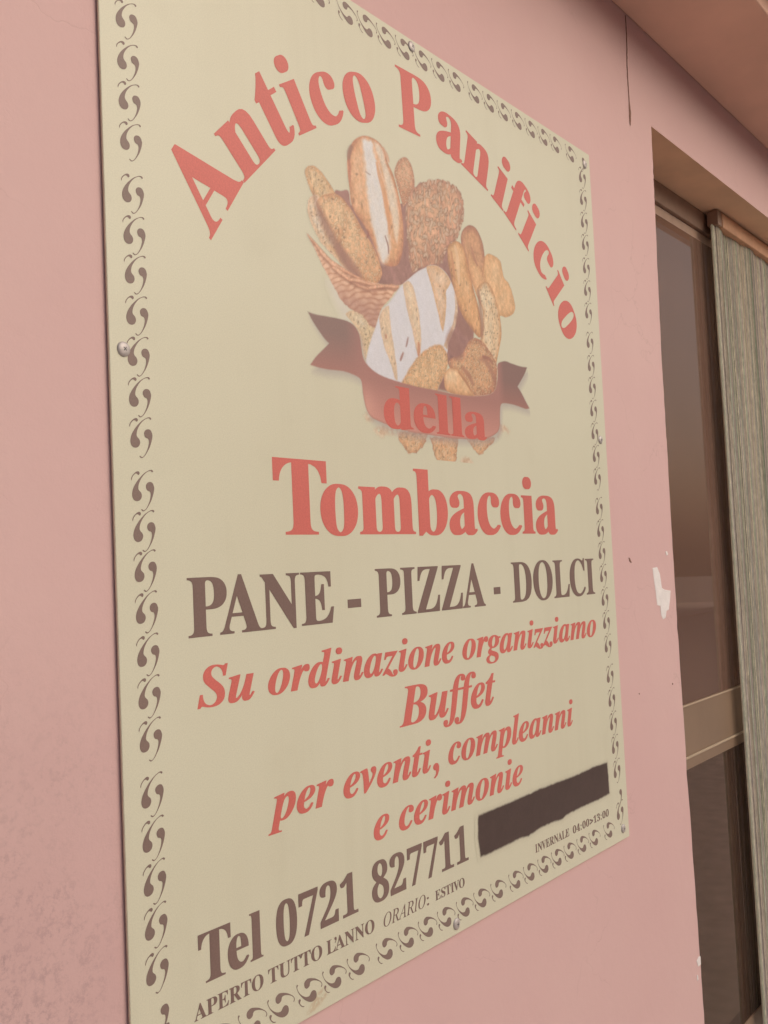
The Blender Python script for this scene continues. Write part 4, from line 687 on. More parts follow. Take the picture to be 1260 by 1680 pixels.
WALL_A, WALL_B, WALL_C = (210, 165, 158), (215, 173, 164), (203, 153, 150)
PANEL_A, PANEL_B = (207, 192, 166), (212, 198, 173)
M_wall = wall_material()
M_panel = panel_material()
M_ink = panel_material(True)
M_red = ink_material('red_print', col(205, 104, 93))
M_brown = ink_material('brown_print', col(125, 97, 88))
M_orn = ink_material('brown_ornament_print', col(132, 106, 96))
M_bluered = ink_material('orange_red_print', col(200, 98, 86))
M_edge = simple('panel_edge', (0.62, 0.50, 0.40, 1), 0.6)
M_steel = simple('zinc_screw', (0.50, 0.46, 0.45, 1), 0.5, 0.5, 0.12, 300, metal=0.35)
M_steel_dark = simple('screw_recess', (0.12, 0.11, 0.11, 1), 0.5, 0.4)
M_soffit = simple('brown_soffit_paint', (0.78, 0.50, 0.40, 1), 0.8, 0.15, 0.06, 6, bump=0.15)
M_mould = simple('pale_moulding', (0.75, 0.70, 0.64, 1), 0.7)
M_reveal = simple('brown_reveal_paint', (0.72, 0.49, 0.34, 1), 0.75, 0.2, 0.08, 9, bump=0.15)
M_frame = simple('bronze_door_frame', (0.30, 0.19, 0.14, 1), 0.45, 0.4, 0.1, 30)
M_rail = simple('tan_aluminium_rail', (0.235, 0.16, 0.11, 1), 0.38, 0.5, 0.06, 12)
M_bead = simple('light_glazing_bead', (0.46, 0.36, 0.26, 1), 0.4, 0.5, 0.05)
M_pelmet = simple('tan_curtain_rail', (0.60, 0.33, 0.20, 1), 0.5, 0.4, 0.12, 25)
M_chip = simple('bare_white_plaster', (0.80, 0.76, 0.76, 1), 0.85, 0.1, 0.06, 60, bump=0.3)
M_crack = simple('dark_crack', (0.25, 0.145, 0.115, 1), 0.9, 0.1, 0.3, 200)
M_pave = simple('pale_stone_paving', (0.60, 0.54, 0.48, 1), 0.85, 0.2, 0.15, 12, bump=0.3)
M_street = simple('pale_street_cobbles', (0.34, 0.31, 0.28, 1), 0.9, 0.2, 0.2, 40, bump=0.4)

# ---------------------------------------------------------------- setting: ground, street
def struct(o):
    o['kind'] = 'structure'
    return o

G0 = -H / S                                    # pavement level in layout units
struct(mesh_obj('ground', [(-60, -60, -0.14), (60, -60, -0.14), (60, 60, -0.14), (-60, 60, -0.14)], [(0, 1, 2, 3)], M_street))
struct(boxes('pavement', [(-6, 14, -1.5, 0.1, -0.12, 0.0)], M_pave, bevel=0.01, units=False))
struct(boxes('pavement_opposite', [(-14, 26, -9.4, -7.8, -0.12, 0.0)], M_pave, bevel=0.01, units=False))

# ---------------------------------------------------------------- bakery wall with the door opening
WY = 0.0062                                     # wall face lies 6 mm behind the sign face
DL, DR, DT = 2.508, 4.55, 1.147                # door opening
jamb = [(2.504, 1.147), (2.4995, 1.02), (2.4944, 0.923), (2.484, 0.72), (2.4765, 0.526), (2.4745, 0.35), (2.474, 0.236), (2.4695, 0.0), (2.4692, -0.237), (2.472, -0.6), (2.477, -0.9), (2.4822, -1.19), (2.486, -1.5), (2.487, G0)]
# small knocks along the plaster arris
jf = []
for i in range(len(jamb) - 1):
    (a, z0), (b, z1) = jamb[i], jamb[i + 1]
    n = 10
    for k in range(n):
        t = k / n
        jf.append((a + (b - a) * t + rng.uniform(-0.0012, 0.0012) + (-0.004 if rng.random() < 0.05 else 0), z0 + (z1 - z0) * t))
jf.append(jamb[-1])
jf = [(a, z) for a, z in jf]
wall = empty('bakery_wall', P(0, WY, G0), 'salmon pink plastered shop wall behind the cream sign, with cracks and chipped paint', 'wall')
TOP = 5.2
LX, RX = -6.0, 12.0
V, F = [], []
def quad(a, b, c, d):
    k = len(V); V.extend([a, b, c, d]); F.append((k, k + 1, k + 2, k + 3))
for (a, z0), (b, z1) in zip(jf[:-1], jf[1:]):
    quad(P(LX, WY, z1), P(b, WY, z1), P(a, WY, z0), P(LX, WY, z0))      # front, left of the door
    quad(P(b, WY, z1), P(b, 0.40, z1), P(a, 0.40, z0), P(a, WY, z0))    # left reveal
quad(P(LX, WY, DT), P(jf[0][0], WY, DT), P(jf[0][0], WY, TOP), P(LX, WY, TOP))
quad(P(jf[0][0], WY, DT), P(DR, WY, DT), P(DR, WY, TOP), P(jf[0][0], WY, TOP))
quad(P(DR, WY, G0), P(RX, WY, G0), P(RX, WY, TOP), P(DR, WY, TOP))
quad(P(DR, WY, DT), P(DR, 0.40, DT), P(DR, 0.40, G0), P(DR, WY, G0))
mesh_obj('plaster', V, F, M_wall, wall)
V, F = [], []
quad(P(jf[0][0], WY, DT), P(jf[0][0], 0.40, DT), P(DR, 0.40, DT), P(DR, WY, DT))
mesh_obj('lintel_underside', V, F, M_reveal, wall)

def ribbon_crack(pts, w, mat, name):
    V, F = [], []
    for i, (u, v, k) in enumerate(pts):
        V += [P(u - w * k, WY - 0.0006, v), P(u, WY - 0.0016, v), P(u + w * k, WY - 0.0006, v)]
        if i:
            b = 3 * i
            F += [(b - 3, b - 2, b + 1, b), (b - 2, b - 1, b + 2, b + 1)]
    return mesh_obj(name, V, F, mat, wall)

cp = []
for i in range(40):
    t = i / 39
    u = 2.377 - 0.013 * t + 0.0025 * math.sin(t * 9) + rng.uniform(-0.0008, 0.0008)
    wd = 0.55 + 0.25 * rng.random() + (0.9 if t > 0.78 else 0.0) * math.sin((t - 0.78) / 0.22 * math.pi) if t > 0 else 0.5
    cp.append((u, 1.40 - 0.297 * t, wd))
k_ = ribbon_crack(cp, 0.0042, M_crack, 'crack')
k_['label'] = 'dark vertical crack running down from the soffit'

def patch(name, pts, mat, depth=0.0012, label=None):
    n = len(pts)
    c = (sum(p[0] for p in pts) / n, sum(p[1] for p in pts) / n)
    V = [P(u, WY - depth * 0.3, v) for u, v in pts] + [P(c[0] + (u - c[0]) * 0.9, WY - depth, c[1] + (v - c[1]) * 0.94) for u, v in pts]
    F = [(i, (i + 1) % n, n + (i + 1) % n, n + i) for i in range(n)]
    F.append(tuple(range(n, 2 * n)))
    o = mesh_obj(name, V, F, mat, wall)
    bm = bmesh.new(); bm.from_mesh(o.data)
    for f in bm.faces:
        f.normal_update()
    bmesh.ops.recalc_face_normals(bm, faces=bm.faces)
    bm.to_mesh(o.data); bm.free()
    if label:
        o['label'] = label
    return o

_o = patch('paint_chip', CHIP_BIG, M_chip, label='large jagged white chip beside the door jamb')
patch('paint_chip', CHIP_A, M_chip)
patch('paint_chip', CHIP_B, M_chip)
patch('paint_chip', CHIP_C, M_chip)
patch('nail_hole', [(a + 2.413, b - 0.327) for a, b in dot(0, 0, 0.0026, 8, 0.0022)], M_crack)
patch('nail_hole', [(a + 2.212, b - 0.326) for a, b in dot(0, 0, 0.0018, 8, 0.0018)], M_crack)
patch('scratch', SCRATCH, M_crack)

# ---------------------------------------------------------------- balcony soffit above
balc = empty('balcony', P(3, -0.14, 1.40), 'shallow brown painted balcony underside running above the shop door', 'balcony')
boxes('slab', [(-6, 12, -0.275, WY - 0.0005, 1.403, 1.62)], M_soffit, balc, bevel=0.004)
boxes('moulding', [(-6, 12, -0.40, -0.276, 1.47, 1.60)], M_mould, balc, bevel=0.008)

# ---------------------------------------------------------------- glazed door
DY = 0.15
N = Nodes('door_glass', 0.02, 0.5)
N.base((0.55, 0.47, 0.40, 1))
gt = N.t
gt.nodes.remove(N.b)
out = [n for n in gt.nodes if n.type == 'OUTPUT_MATERIAL'][0]
tr = N.n('ShaderNodeBsdfTransparent'); tr.inputs[0].default_value = (0.96, 0.93, 0.90, 1)
gl = N.n('ShaderNodeBsdfGlossy'); gl.inputs['Roughness'].default_value = 0.02; gl.inputs[0].default_value = (0.95, 0.82, 0.74, 1)
fr = N.n('ShaderNodeFresnel'); fr.inputs[0].default_value = 1.5
ms = N.n('ShaderNodeMixShader')
f2 = N.math('MULTIPLY', fr.outputs[0], 1.0, clamp=True)
N.l(f2, ms.inputs[0]); N.l(tr.outputs[0], ms.inputs[1]); N.l(gl.outputs[0], ms.inputs[2])
# brown diffuse share added to lift the dark glass: brightness put into its colour
df = N.n('ShaderNodeBsdfDiffuse')
N.l(N.ramp(N.noise(2.5, 3), [(0.35, (0.54, 0.32, 0.25, 1)), (0.65, (0.62, 0.37, 0.29, 1))]), df.inputs[0])
mf = N.n('ShaderNodeMixShader'); mf.inputs[0].default_value = 0.26
N.l(tr.outputs[0], mf.inputs[1]); N.l(df.outputs[0], mf.inputs[2]); N.l(mf.outputs[0], ms.inputs[1])
N.l(ms.outputs[0], out.inputs[0])
M_glass = N.m
M_glass_clear = N.m.copy()
M_glass_clear.name = 'door_glass_clear'
for n_ in M_glass_clear.node_tree.nodes:
    if n_.type == 'MIX_SHADER' and not n_.inputs[0].is_linked:
        n_.inputs[0].default_value = 0.08

door = empty('glazed_door', P(3.5, DY, G0), 'brown framed glass shop door with a tan middle rail, set back in the wall', 'door')
fl = DL + 0.0
boxes('frame', [(fl, DR - 0.004, DY, DY + 0.07, 1.078, DT - 0.001)], M_frame, door, bevel=0.002)
boxes('frame_head', [(fl, DR - 0.004, DY + 0.012, DY + 0.06, 1.040, 1.077)], simple('brown_head_rail', (0.42, 0.28, 0.21, 1), 0.4, 0.5), door, bevel=0.002)
for a in ((DL, 2.60), (3.98, 4.08), (4.46, DR - 0.004)):
    boxes('stile', [(a[0], a[1], DY + 0.002, DY + 0.058, -1.60, 1.039)], M_frame, door, bevel=0.002)
for a in ((2.601, 3.979),):
    boxes('middle_rail', [(a[0], a[1], DY + 0.000, DY + 0.055, -0.634, -0.446)], M_rail, door, bevel=0.002)
    boxes('glazing_bead', [(a[0], a[1], DY - 0.006, DY - 0.0005, -0.601, -0.594)], M_bead, door, bevel=0.0008)
    boxes('glazing_bead', [(a[0], a[1], DY - 0.004, DY - 0.0005, -0.451, -0.4465)], M_bead, door, bevel=0.0008)
    boxes('bottom_rail', [(a[0], a[1], DY + 0.000, DY + 0.055, -1.60, -1.487)], M_rail, door, bevel=0.002)
    boxes('glass_pane', [(a[0], a[1], DY + 0.004, DY + 0.008, -1.486, -0.635)], M_glass_clear, door)
    boxes('glass_pane', [(a[0], a[1], DY + 0.004, DY + 0.008, -0.445, 1.039)], M_glass, door)
boxes('threshold', [(DL, DR - 0.004, 0.02, 0.22, G0 + 0.001, -1.601)], simple('stone_threshold', (0.33, 0.30, 0.28, 1), 0.6), door, bevel=0.003)

# ---------------------------------------------------------------- shop interior seen through the glass
M_int = simple('warm_interior_wall', (0.62, 0.40, 0.31, 1), 0.8, 0.2, 0.06, 3)
M_intf = simple('dark_floor_tiles', (0.15, 0.12, 0.12, 1), 0.35, 0.4, 0.15, 5)
M_beam = simple('dark_shelf', (0.10, 0.07, 0.06, 1), 0.7, 0.2, 0.1, 5)
M_base = simple('grey_baseboard', (0.34, 0.29, 0.30, 1), 0.5)
shop = empty('shop_room', P(3.6, 1.5, -1.8), 'dim brown entrance room seen through the door glass', 'room')
boxes('back_wall', [(2.2, 4.6, 2.4, 2.5, -1.95, 2.3)], M_int, shop)
boxes('side_wall', [(2.0, 2.199, 0.41, 2.5, -1.95, 2.3)], M_int, shop)
boxes('side_wall', [(4.601, 4.8, 0.41, 2.5, -1.95, 2.3)], M_int, shop)
boxes('inner_front', [(2.2, 2.46, 0.402, 0.45, -1.95, 2.3), (DR + 0.01, 4.6, 0.402, 0.45, -1.95, 2.3), (2.461, DR + 0.009, 0.402, 0.45, DT + 0.01, 2.3)], M_int, shop)
# ceiling left partly open: unseen gap added so the sky brightens the room
boxes('ceiling', [(2.2, 4.6, 1.45, 2.399, 2.2, 2.3), (2.2, 3.0, 0.451, 1.4495, 2.2, 2.3)], M_int, shop)
boxes('floor', [(2.2, 4.6, 0.221, 2.4, -2.0, -1.93)], M_intf, shop)
boxes('baseboard', [(4.585, 4.6, 0.451, 2.399, -1.765, -1.625)], M_base, shop, bevel=0.002)
boxes('dark_skirting', [(4.58, 4.6, 0.451, 2.399, -1.929, -1.767)], M_beam, shop, bevel=0.002)
sh = mesh_obj('wall_shelf', [P(*p) for p in ((4.40, 0.47, 1.28), (4.599, 0.47, 1.28), (4.599, 1.3, 1.19), (4.40, 1.3, 1.19), (4.40, 0.47, 1.375), (4.599, 0.47, 1.375), (4.599, 1.3, 1.275), (4.40, 1.3, 1.275))], [(3, 2, 1, 0), (4, 5, 6, 7), (0, 1, 5, 4), (1, 2, 6, 5), (2, 3, 7, 6), (3, 0, 4, 7)], M_beam)
sh['label'] = 'dark shelf seen high up behind the top of the door glass'
sh['category'] = 'shelf'
dm = empty('doormat', P(4.2, 0.85, -1.93), 'dark ribbed doormat on the floor just inside the glass', 'doormat')
boxes('backing', [(3.55, 4.50, 0.55, 1.15, -1.9295, -1.920)], M_beam, dm, bevel=0.001)
for k in range(22):
    boxes('rib', [(3.56 + k * 0.0425, 3.58 + k * 0.0425, 0.56, 1.14, -1.9195, -1.911)], M_base if k % 2 else M_intf, dm)

# ---------------------------------------------------------------- string curtain hung in the doorway
curt = empty('string_curtain', P(3.9, 0.10, 1.10), 'grey green string curtain hanging from a tan rail across the doorway', 'curtain')
boxes('rail', [(3.301, DR - 0.006, 0.098, 0.142, 1.089, 1.139)], M_pelmet, curt, bevel=0.0025)
boxes('rail_end', [(3.264, 3.3005, 0.101, 0.139, 1.092, 1.142)], M_frame, curt, bevel=0.002)
N = Nodes('string_yarn', 0.8, 0.15)
at = N.n('ShaderNodeVertexColor', layer_name='ink')
N.base(N.mix(1.0, at.outputs['Color'], N.ramp(N.noise(160, 3, 0.7, stretch=(1, 1, 0.25)), [(0.3, (0.72, 0.72, 0.72, 1)), (0.7, (1.2, 1.2, 1.2, 1))]), 'MULTIPLY'))
M_yarn = N.m
V, F, CC = [], [], []
yarn_cols = [(140, 128, 112), (134, 122, 108), (144, 131, 114), (138, 123, 116), (130, 124, 110), (148, 135, 118), (122, 109, 94), (134, 118, 111), (128, 124, 106), (142, 126, 108)]
nst = 900
zs = [1.091, 0.7, 0.3, -0.1, -0.5, -0.9, -1.2, -1.53]
for i in range(nst):
    t = i / nst
    u = 3.245 + 1.285 * t + rng.uniform(-0.002, 0.002)
    pleat = 0.004 * math.sin(u * 17) + 0.003 * math.sin(u * 41 + 1)
    y = 0.122 + pleat + rng.uniform(-0.006, 0.006)
    c = rng.choice(yarn_cols)
    k = 0.95 + rng.uniform(-0.15, 0.15) + 0.12 * math.sin(u * 37) * math.sin(u * 13 + 2)
    cl = [min(0.9, lin(c[j]) / KL[j] * k * YARN) for j in range(3)]
    r = rng.uniform(0.0010, 0.0017)
    du, ph = rng.uniform(-0.004, 0.004), rng.uniform(0, 6)
    b0 = len(V)
    for j, z in enumerate(zs):
        w = (1.091 - z) / 2.6
        uu = u + du * w + 0.0018 * math.sin(z * 4 + ph) * min(1, w * 4)
        for a in (0, 1, 2):
            th = a * 2.0944 + 0.5
            V.append(P(uu + r * math.cos(th), y + r * math.sin(th), z)); CC.append(cl)
        if j:
            p = b0 + (j - 1) * 3
            for a in range(3):
                a2 = (a + 1) % 3
                F.append((p + a, p + a2, p + 3 + a2, p + 3 + a))
so = mesh_obj('strings', V, F, M_yarn, curt)
ca = so.data.color_attributes.new('ink', 'FLOAT_COLOR', 'POINT')
ca.data.foreach_set('color', np.concatenate([np.array(CC), np.ones((len(CC), 1))], 1).astype(np.float32).ravel())
so['kind'] = 'stuff'

# ---------------------------------------------------------------- opposite house (mirrored dimly in the glass)
M_opp = simple('pale_ochre_render', (0.70, 0.50, 0.40, 1), 0.85, 0.15, 0.1, 1.5)
house = empty('opposite_house', (6, -9.6, 0), 'low ochre rendered house standing across the street, opposite the bakery sign', 'house')
boxes('wall', [(-12, 24, -14, -9.4, 0.0, 3.3)], M_opp, house, units=False)
boxes('roof', [(-12.4, 24.4, -14.4, -9.1, 3.301, 3.5)], simple('roof_tiles', (0.30, 0.14, 0.09, 1), 0.8), house, units=False)
for k in range(8):
    x = -9 + k * 4.2
    w = boxes('window', [(x, x + 1.2, -9.399, -9.34, 1.0, 2.4)], M_beam, house, units=False)
    fr_ = boxes('window_frame', [(x - 0.08, x, -9.399, -9.32, 0.92, 2.48), (x + 1.2, x + 1.28, -9.399, -9.32, 0.92, 2.48), (x, x + 1.2, -9.399, -9.32, 2.4, 2.48), (x, x + 1.2, -9.399, -9.32, 0.92, 1.0)], M_mould, None, units=False)
    fr_.parent = w

# ---------------------------------------------------------------- the sign
sign = empty('bakery_sign', P(1.42, 0, 0.156), 'cream bakery sign with red arched lettering and bread basket, screwed to the wall', 'sign')
bm = bmesh.new()
bmesh.ops.create_cube(bm, size=1.0)
for v in bm.verts:
    v.co = Vector(P(0.7365 + (v.co.x + 0.5) * (2.1025 - 0.7365), 0.0 + (v.co.y + 0.5) * 0.004, -0.631 + (v.co.z + 0.5) * (0.944 + 0.631)))
bmesh.ops.bevel(bm, geom=bm.edges[:], offset=0.0005, segments=2, affect='EDGES')
bmesh.ops.recalc_face_normals(bm, faces=bm.faces)
me = bpy.data.meshes.new('panel'); bm.to_mesh(me); bm.free()
me.materials.append(M_panel); me.materials.append(M_edge)
for p in me.polygons:
    if p.normal.y > -0.9:
        p.material_index = 1
panel = bpy.data.objects.new('panel', me); COL.objects.link(panel); attach(panel, sign)
# distance pieces between panel and wall
for u in (0.78, 1.41, 2.06):
    for v in (-0.59, 0.16, 0.90):
        boxes('spacer', [(u - 0.012, u + 0.012, 0.0042, WY - 0.0002, v - 0.012, v + 0.012)], M_edge, sign)

INK = -0.0002
INK2 = -0.0003
# red arched heading: letters stand radially on a circle
ARC_C, ARC_R, AX, AY = (1.4266, 0.1871), 0.5814, 0.172, 0.168
def arc_word(items, label):
    groups = []
    for ch, deg in items:
        adv, cs = glyph(ch, 'B')
        xs = [p[0] for c in cs for p in c]
        xm = (min(xs) + max(xs)) / 2
        ysc = AY * (0.975 if ch in 'AP' else 1.0)
        a = math.radians(deg)
        g_ = []
        for c in cs:
            pl = []
            for x, y in c:
                lx = (x - xm) * AX * (0.98 if ch in 'AP' else 1.0)
                r = ARC_R + y * ysc
                pl.append((ARC_C[0] + r * math.sin(a) + lx * math.cos(a), ARC_C[1] + r * math.cos(a) - lx * math.sin(a)))
            g_.append(pl)
        w_ = BOLD['B'] * AX
        groups.append((g_, (w_ * math.cos(a), -w_ * math.sin(a))))
    o = flat('lettering', groups, INK, M_red, sign)
    o['label'] = label
arc_word(ARC1, 'red arched word Antico')
arc_word(ARC2, 'red arched word Panificio')

line([('Tombaccia', 1.0105, 1.8492)], 'B', 0.0540, 0.1655, INK, M_red, sign, 'large red word')
line([('PANE', 0.8452, 1.1310), ('-', 1.1631, 1.1957), ('PIZZA', 1.2331, 1.5559), ('-', 1.5857, 1.6095), ('DOLCI', 1.6520, 2.0030)], 'N', -0.0797, 0.1150, INK, M_brown, sign, 'large brown capitals')
line([('Su ordinazione organizziamo', 0.8556, 1.9974)], 'I', -0.1713, 0.0775, INK, M_red, sign, 'red italic word')
line([('Buffet', 1.2790, 1.5747)], 'I', -0.2612, 0.0950, INK, M_red, sign, 'red italic word')
line([('per eventi, compleanni', 0.9741, 1.8698)], 'I', -0.3460, 0.0780, INK, M_red, sign, 'red italic word')
line([('e cerimonie', 1.2008, 1.6568)], 'I', -0.4245, 0.0780, INK, M_red, sign, 'red italic word')
line([('Tel', 0.8427, 0.9559), ('0721', 0.9818, 1.1566), ('827711', 1.1902, 1.4577)], 'N', -0.5180, 0.0925, INK, M_brown, sign, 'large brown telephone line')
line([('APERTO', 0.8326, 0.9541), ('TUTTO', 0.9633, 1.0726), ("L'ANNO", 1.0822, 1.1926)], 'S', -0.5585, 0.0290, INK, M_brown, sign, 'small brown capitals')
line([('ORARIO', 1.2152, 1.3267, 'L'), (':', 1.3300, 1.3357)], 'B', -0.5600, 0.0290, INK, M_brown, sign, 'thin brown italics')
line([('ESTIVO', 1.3540, 1.4417)], 'S', -0.5590, 0.0230, INK, M_brown, sign, 'small brown capitals')
line([('INVERNALE', 1.6861, 1.8241), ('04:00>13:00', 1.8400, 2.0060)], 'S', -0.5640, 0.0230, INK, M_brown, sign, 'small brown line')

# scroll border
BIG = [(242, 383), (224, 399), (196, 397), (168, 388), (103, 353), (48, 308), (-8, 252), (-55, 190), (-84, 133), (-95, 76), (-83, 27), (-53, 0), (-14, -4), (23, 10), (46, 38), (54, 71), (43, 105), (14, 133), (3, 159), (12, 208), (35, 255), (75, 309), (122, 352), (168, 378), (203, 384), (221, 368), (234, 372)]
SML = [(135, 221), (158, 238), (195, 244), (226, 230), (246, 191), (249, 153), (230, 84), (199, 11), (160, -50), (122, -98), (85, -126), (58, -129), (36, -111), (43, -101), (60, -109), (76, -117), (108, -99), (142, -53), (172, 8), (189, 69), (187, 107), (172, 124), (140, 135), (122, 166), (121, 197)]
HOOK = [(-97, 249), (-103, 277), (-81, 316), (-45, 350), (-8, 370), (21, 368), (31, 349), (22, 330), (4, 325), (-9, 337), (-32, 340), (-59, 321), (-82, 293), (-89, 275)]
def smooth_c(c):
    return [tuple(p) for p in catmull([(a * 1e-4, b * 1e-4) for a, b in c], 3)]
def orn_mesh(parts, rot):
    gs = []
    for c in parts:
        p = smooth_c(c)
        if rot:
            p = [(-y, x) for x, y in p]
        gs.append([p])
    V, F = [], []
    for cs in gs:
        v, f = fill_mesh('scroll', cs, 0, None, None)
        k = len(V)
        V += [(a[0] * S, 0.0, a[1] * S) for a in v]
        F += [tuple(i + k for i in g_) for g_ in f]
    me = bpy.data.meshes.new('scroll_ornament')
    me.from_pydata(V, [], F); me.update()
    bm = bmesh.new(); bm.from_mesh(me)
    for f in bm.faces:
        f.normal_update()
        if f.normal.y > 0:
            f.normal_flip()
    bm.to_mesh(me); bm.free()
    me.materials.append(M_orn)
    return me
mv, mh, ms_ = orn_mesh([BIG, SML, HOOK], False), orn_mesh([BIG, SML, HOOK], True), orn_mesh([SML], False)
def orn(me, u, v):
    o = bpy.data.objects.new('scroll_ornament', me)
    o.location = P(u, INK, v)
    COL.objects.link(o)
    o.parent = sign
    o.matrix_parent_inverse = Matrix.Translation(-Vector(sign.location))
rows = [0.8640, 0.8105, 0.7570, 0.7045, 0.6495, 0.5970, 0.5445, 0.4765, 0.4228, 0.3722, 0.3195, 0.2672, 0.2155, 0.1640, 0.0970, 0.0462, -0.0035, -0.0550, -0.1078, -0.1596, -0.2120, -0.2795, -0.3325, -0.3848, -0.4370, -0.4905, -0.5830]
for i, v in enumerate(rows):
    t = (v - 0.156) / 0.787
    orn(mv, 0.7730 - 0.0035 * t * t, v)
    orn(mv, 2.0395 + 0.017 * t * t, v)
orn(ms_, 0.7690, -0.5440)
orn(ms_, 2.0520, -0.5440)
orn(ms_, 2.0520, 0.9030)
for u in TOPS:
    orn(mh, u + 0.005, 0.9095)
for u in BOTS:
    orn(mh, u + 0.005, -0.6020)

# screws: domed heads with a cross recess
sc_v, sc_f = [], []
prof = [(0.0, -0.0026), (0.003, -0.0025), (0.0058, -0.0021), (0.0080, -0.0013), (0.0094, -0.0002), (0.0098, 0.0010)]
nseg = 24
sc_v.append((0, prof[0][1] * S, 0))
for r, y in prof[1:]:
    for k in range(nseg):
        a = 2 * math.pi * k / nseg
        sc_v.append((r * S * math.cos(a), y * S, r * S * math.sin(a)))
for k in range(nseg):
    sc_f.append((0, 1 + (k + 1) % nseg, 1 + k))
for j in range(len(prof) - 2):
    for k in range(nseg):
        a = 1 + j * nseg
        sc_f.append((a + k, a + (k + 1) % nseg, a + nseg + (k + 1) % nseg, a + nseg + k))
def screw(u, v):
    o = mesh_obj('screw', sc_v, sc_f, M_steel, None, smooth=True)
    bm = bmesh.new(); bm.from_mesh(o.data); bmesh.ops.recalc_face_normals(bm, faces=bm.faces); bm.to_mesh(o.data); bm.free()
    o.location = P(u, -0.0012, v)
    o.parent = sign
    o.matrix_parent_inverse = Matrix.Translation(-Vector(sign.location))
    r = rng.uniform(0, 1.5)
    c, s = math.cos(r), math.sin(r)
    V, F = [], []
    for (ax, az) in ((0.0030, 0.0007), (0.0007, 0.0030)):
        k = len(V)
        yo = -0.00268 if ax > az else -0.00271
        for (x, z) in ((-ax, -az), (ax, -az), (ax, az), (-ax, az)):
            V.append(((x * c - z * s) * S, yo * S, (x * s + z * c) * S))
        F.append((k, k + 1, k + 2, k + 3))
    q = mesh_obj('cross_recess', V, F, M_steel_dark, None)
    q.parent = o
for u, v in ((0.7575, 0.286), (1.406, 0.930), (2.076, 0.913), (2.073, 0.268), (2.072, -0.607), (1.411, -0.614), (0.7575, 0.913), (0.7575, -0.607)):
    screw(u, v)

# --- printed bread basket
def A3(*c):
    return np.array(c, float)
def mixc(a, b, t):
    t = np.clip(t, 0, 1)[..., None]
    return a * (1 - t) + b * t
def seg(name):
    return [(a * 1e-4, b * 1e-4) for a, b in PRINT[name]]
def bread(rim, mid, light, w=0.03, dirv=(-0.4, 0.6), noise=0.5, ns=0.012, seed=0, grains=None, amp=1.0):
    def fn(X, Y, d):
        t = np.clip(d / w, 0, 1) ** 0.8
        x0, x1, y0, y1 = X.min(), X.max(), Y.min(), Y.max()
        g = ((X - x0) / (x1 - x0 + 1e-9) - 0.5) * dirv[0] * 2 + ((Y - y0) / (y1 - y0 + 1e-9) - 0.5) * dirv[1] * 2
        n = fbm(X * 1.3, Y, ns, seed) - 0.5
        n2 = fbm(X * 1.3, Y, ns * 0.3, seed + 40) - 0.5
        s = t + 0.0 * g + n * noise
        c = mixc(A3(*rim), A3(*mid), s * 1.4)
        c = mixc(c, A3(*light), (g * 0.6 + 0.40 + n * 1.6) * t)
        n3 = fbm(X * 1.6, Y * 0.9, ns * 1.4, seed + 90) - 0.5
        c = c * (1 + amp * (n2[..., None] * 0.22 + n3[..., None] * 0.16))
        if grains:
            for (size, gc, thr, ax, ay, ang, frac, sd, lo) in grains:
                dd, gi = cells(X * 1.3, Y, size, sd, ax, ay, ang)
                m = (gi < frac) & (d > lo)
                a = np.clip((thr - dd) / 0.22 + 0.2, 0, 1) * m * (0.55 + 0.45 * hash01(np.floor(gi * 997), np.zeros(gi.shape), 3))
                edge = np.clip((thr + 0.20 - dd) / 0.16, 0, 1) * m
                c = c * (1 - edge[..., None] * 0.12)
                c = mixc(c, A3(*gc), a * 0.80)
        return c
    return fn
def plain(c, amp=0.05, ns=0.01, seed=0):
    def fn(X, Y, d):
        n = fbm(X, Y, ns, seed) - 0.5
        return A3(*c) * (1 + n[..., None] * amp * 2)
    return fn

cv = Canvas(1.055, 1.76, 0.185, 0.745, 0.00145, 1.35)
TAN, BRN, DK = (205, 160, 118), (180, 130, 104), (146, 106, 96)
CRM, WHT = (218, 192, 158), (208, 200, 195)
grain_pale = lambda sd, fr=0.8, sz=0.0075: (sz, (222, 194, 156), 0.38, 1.2, 0.6, 0.8, fr, sd, 0.001)
grain_dark = lambda sd, fr=0.25, sz=0.009: (sz, (150, 112, 94), 0.26, 1.2, 0.5, 0.8, fr, sd, 0.002)
cv.paint(seg('glow'), plain((207, 196, 186)), soft=0.012, opacity=0.55)
cv.paint(seg('gap_dark'), bread((158, 118, 106), (156, 116, 105), (172, 130, 114), 0.05, noise=0.5, ns=0.03))
cv.paint(seg('roll_back'), bread(BRN, (190, 142, 110), (205, 165, 132), 0.02, (0.0, 1.0), seed=2, grains=[grain_pale(3, 0.6, 0.006)]))
cv.paint(seg('roll_dark'), bread((160, 112, 92), (196, 148, 112), (205, 160, 122), 0.02, (-0.3, -0.8), seed=4, ns=0.02))
cv.paint(seg('bread_flat'), bread((198, 152, 108), (212, 168, 122), (222, 186, 142), 0.03, (0.1, 0.3), seed=6, ns=0.02, noise=0.3), wob=0.001)
cv.paint(seg('baguette_mid'), bread((186, 138, 102), (208, 162, 118), (216, 174, 130), 0.02, (0.2, 0.2), seed=8, ns=0.02))
cv.paint(seg('baguette_seed'), bread((188, 138, 98), (212, 180, 140), (222, 202, 168), 0.018, (-0.9, 0.1), seed=10, grains=[(0.010, (140, 112, 96), 0.26, 1.1, 0.45, 0.9, 0.55, 12, 0.004)]))
cv.paint(seg('baguette'), bread((178, 128, 92), (206, 158, 112), (216, 176, 132), 0.018, (-0.6, 0.3), seed=14, ns=0.018, grains=[grain_dark(15, 0.10, 0.012)]))
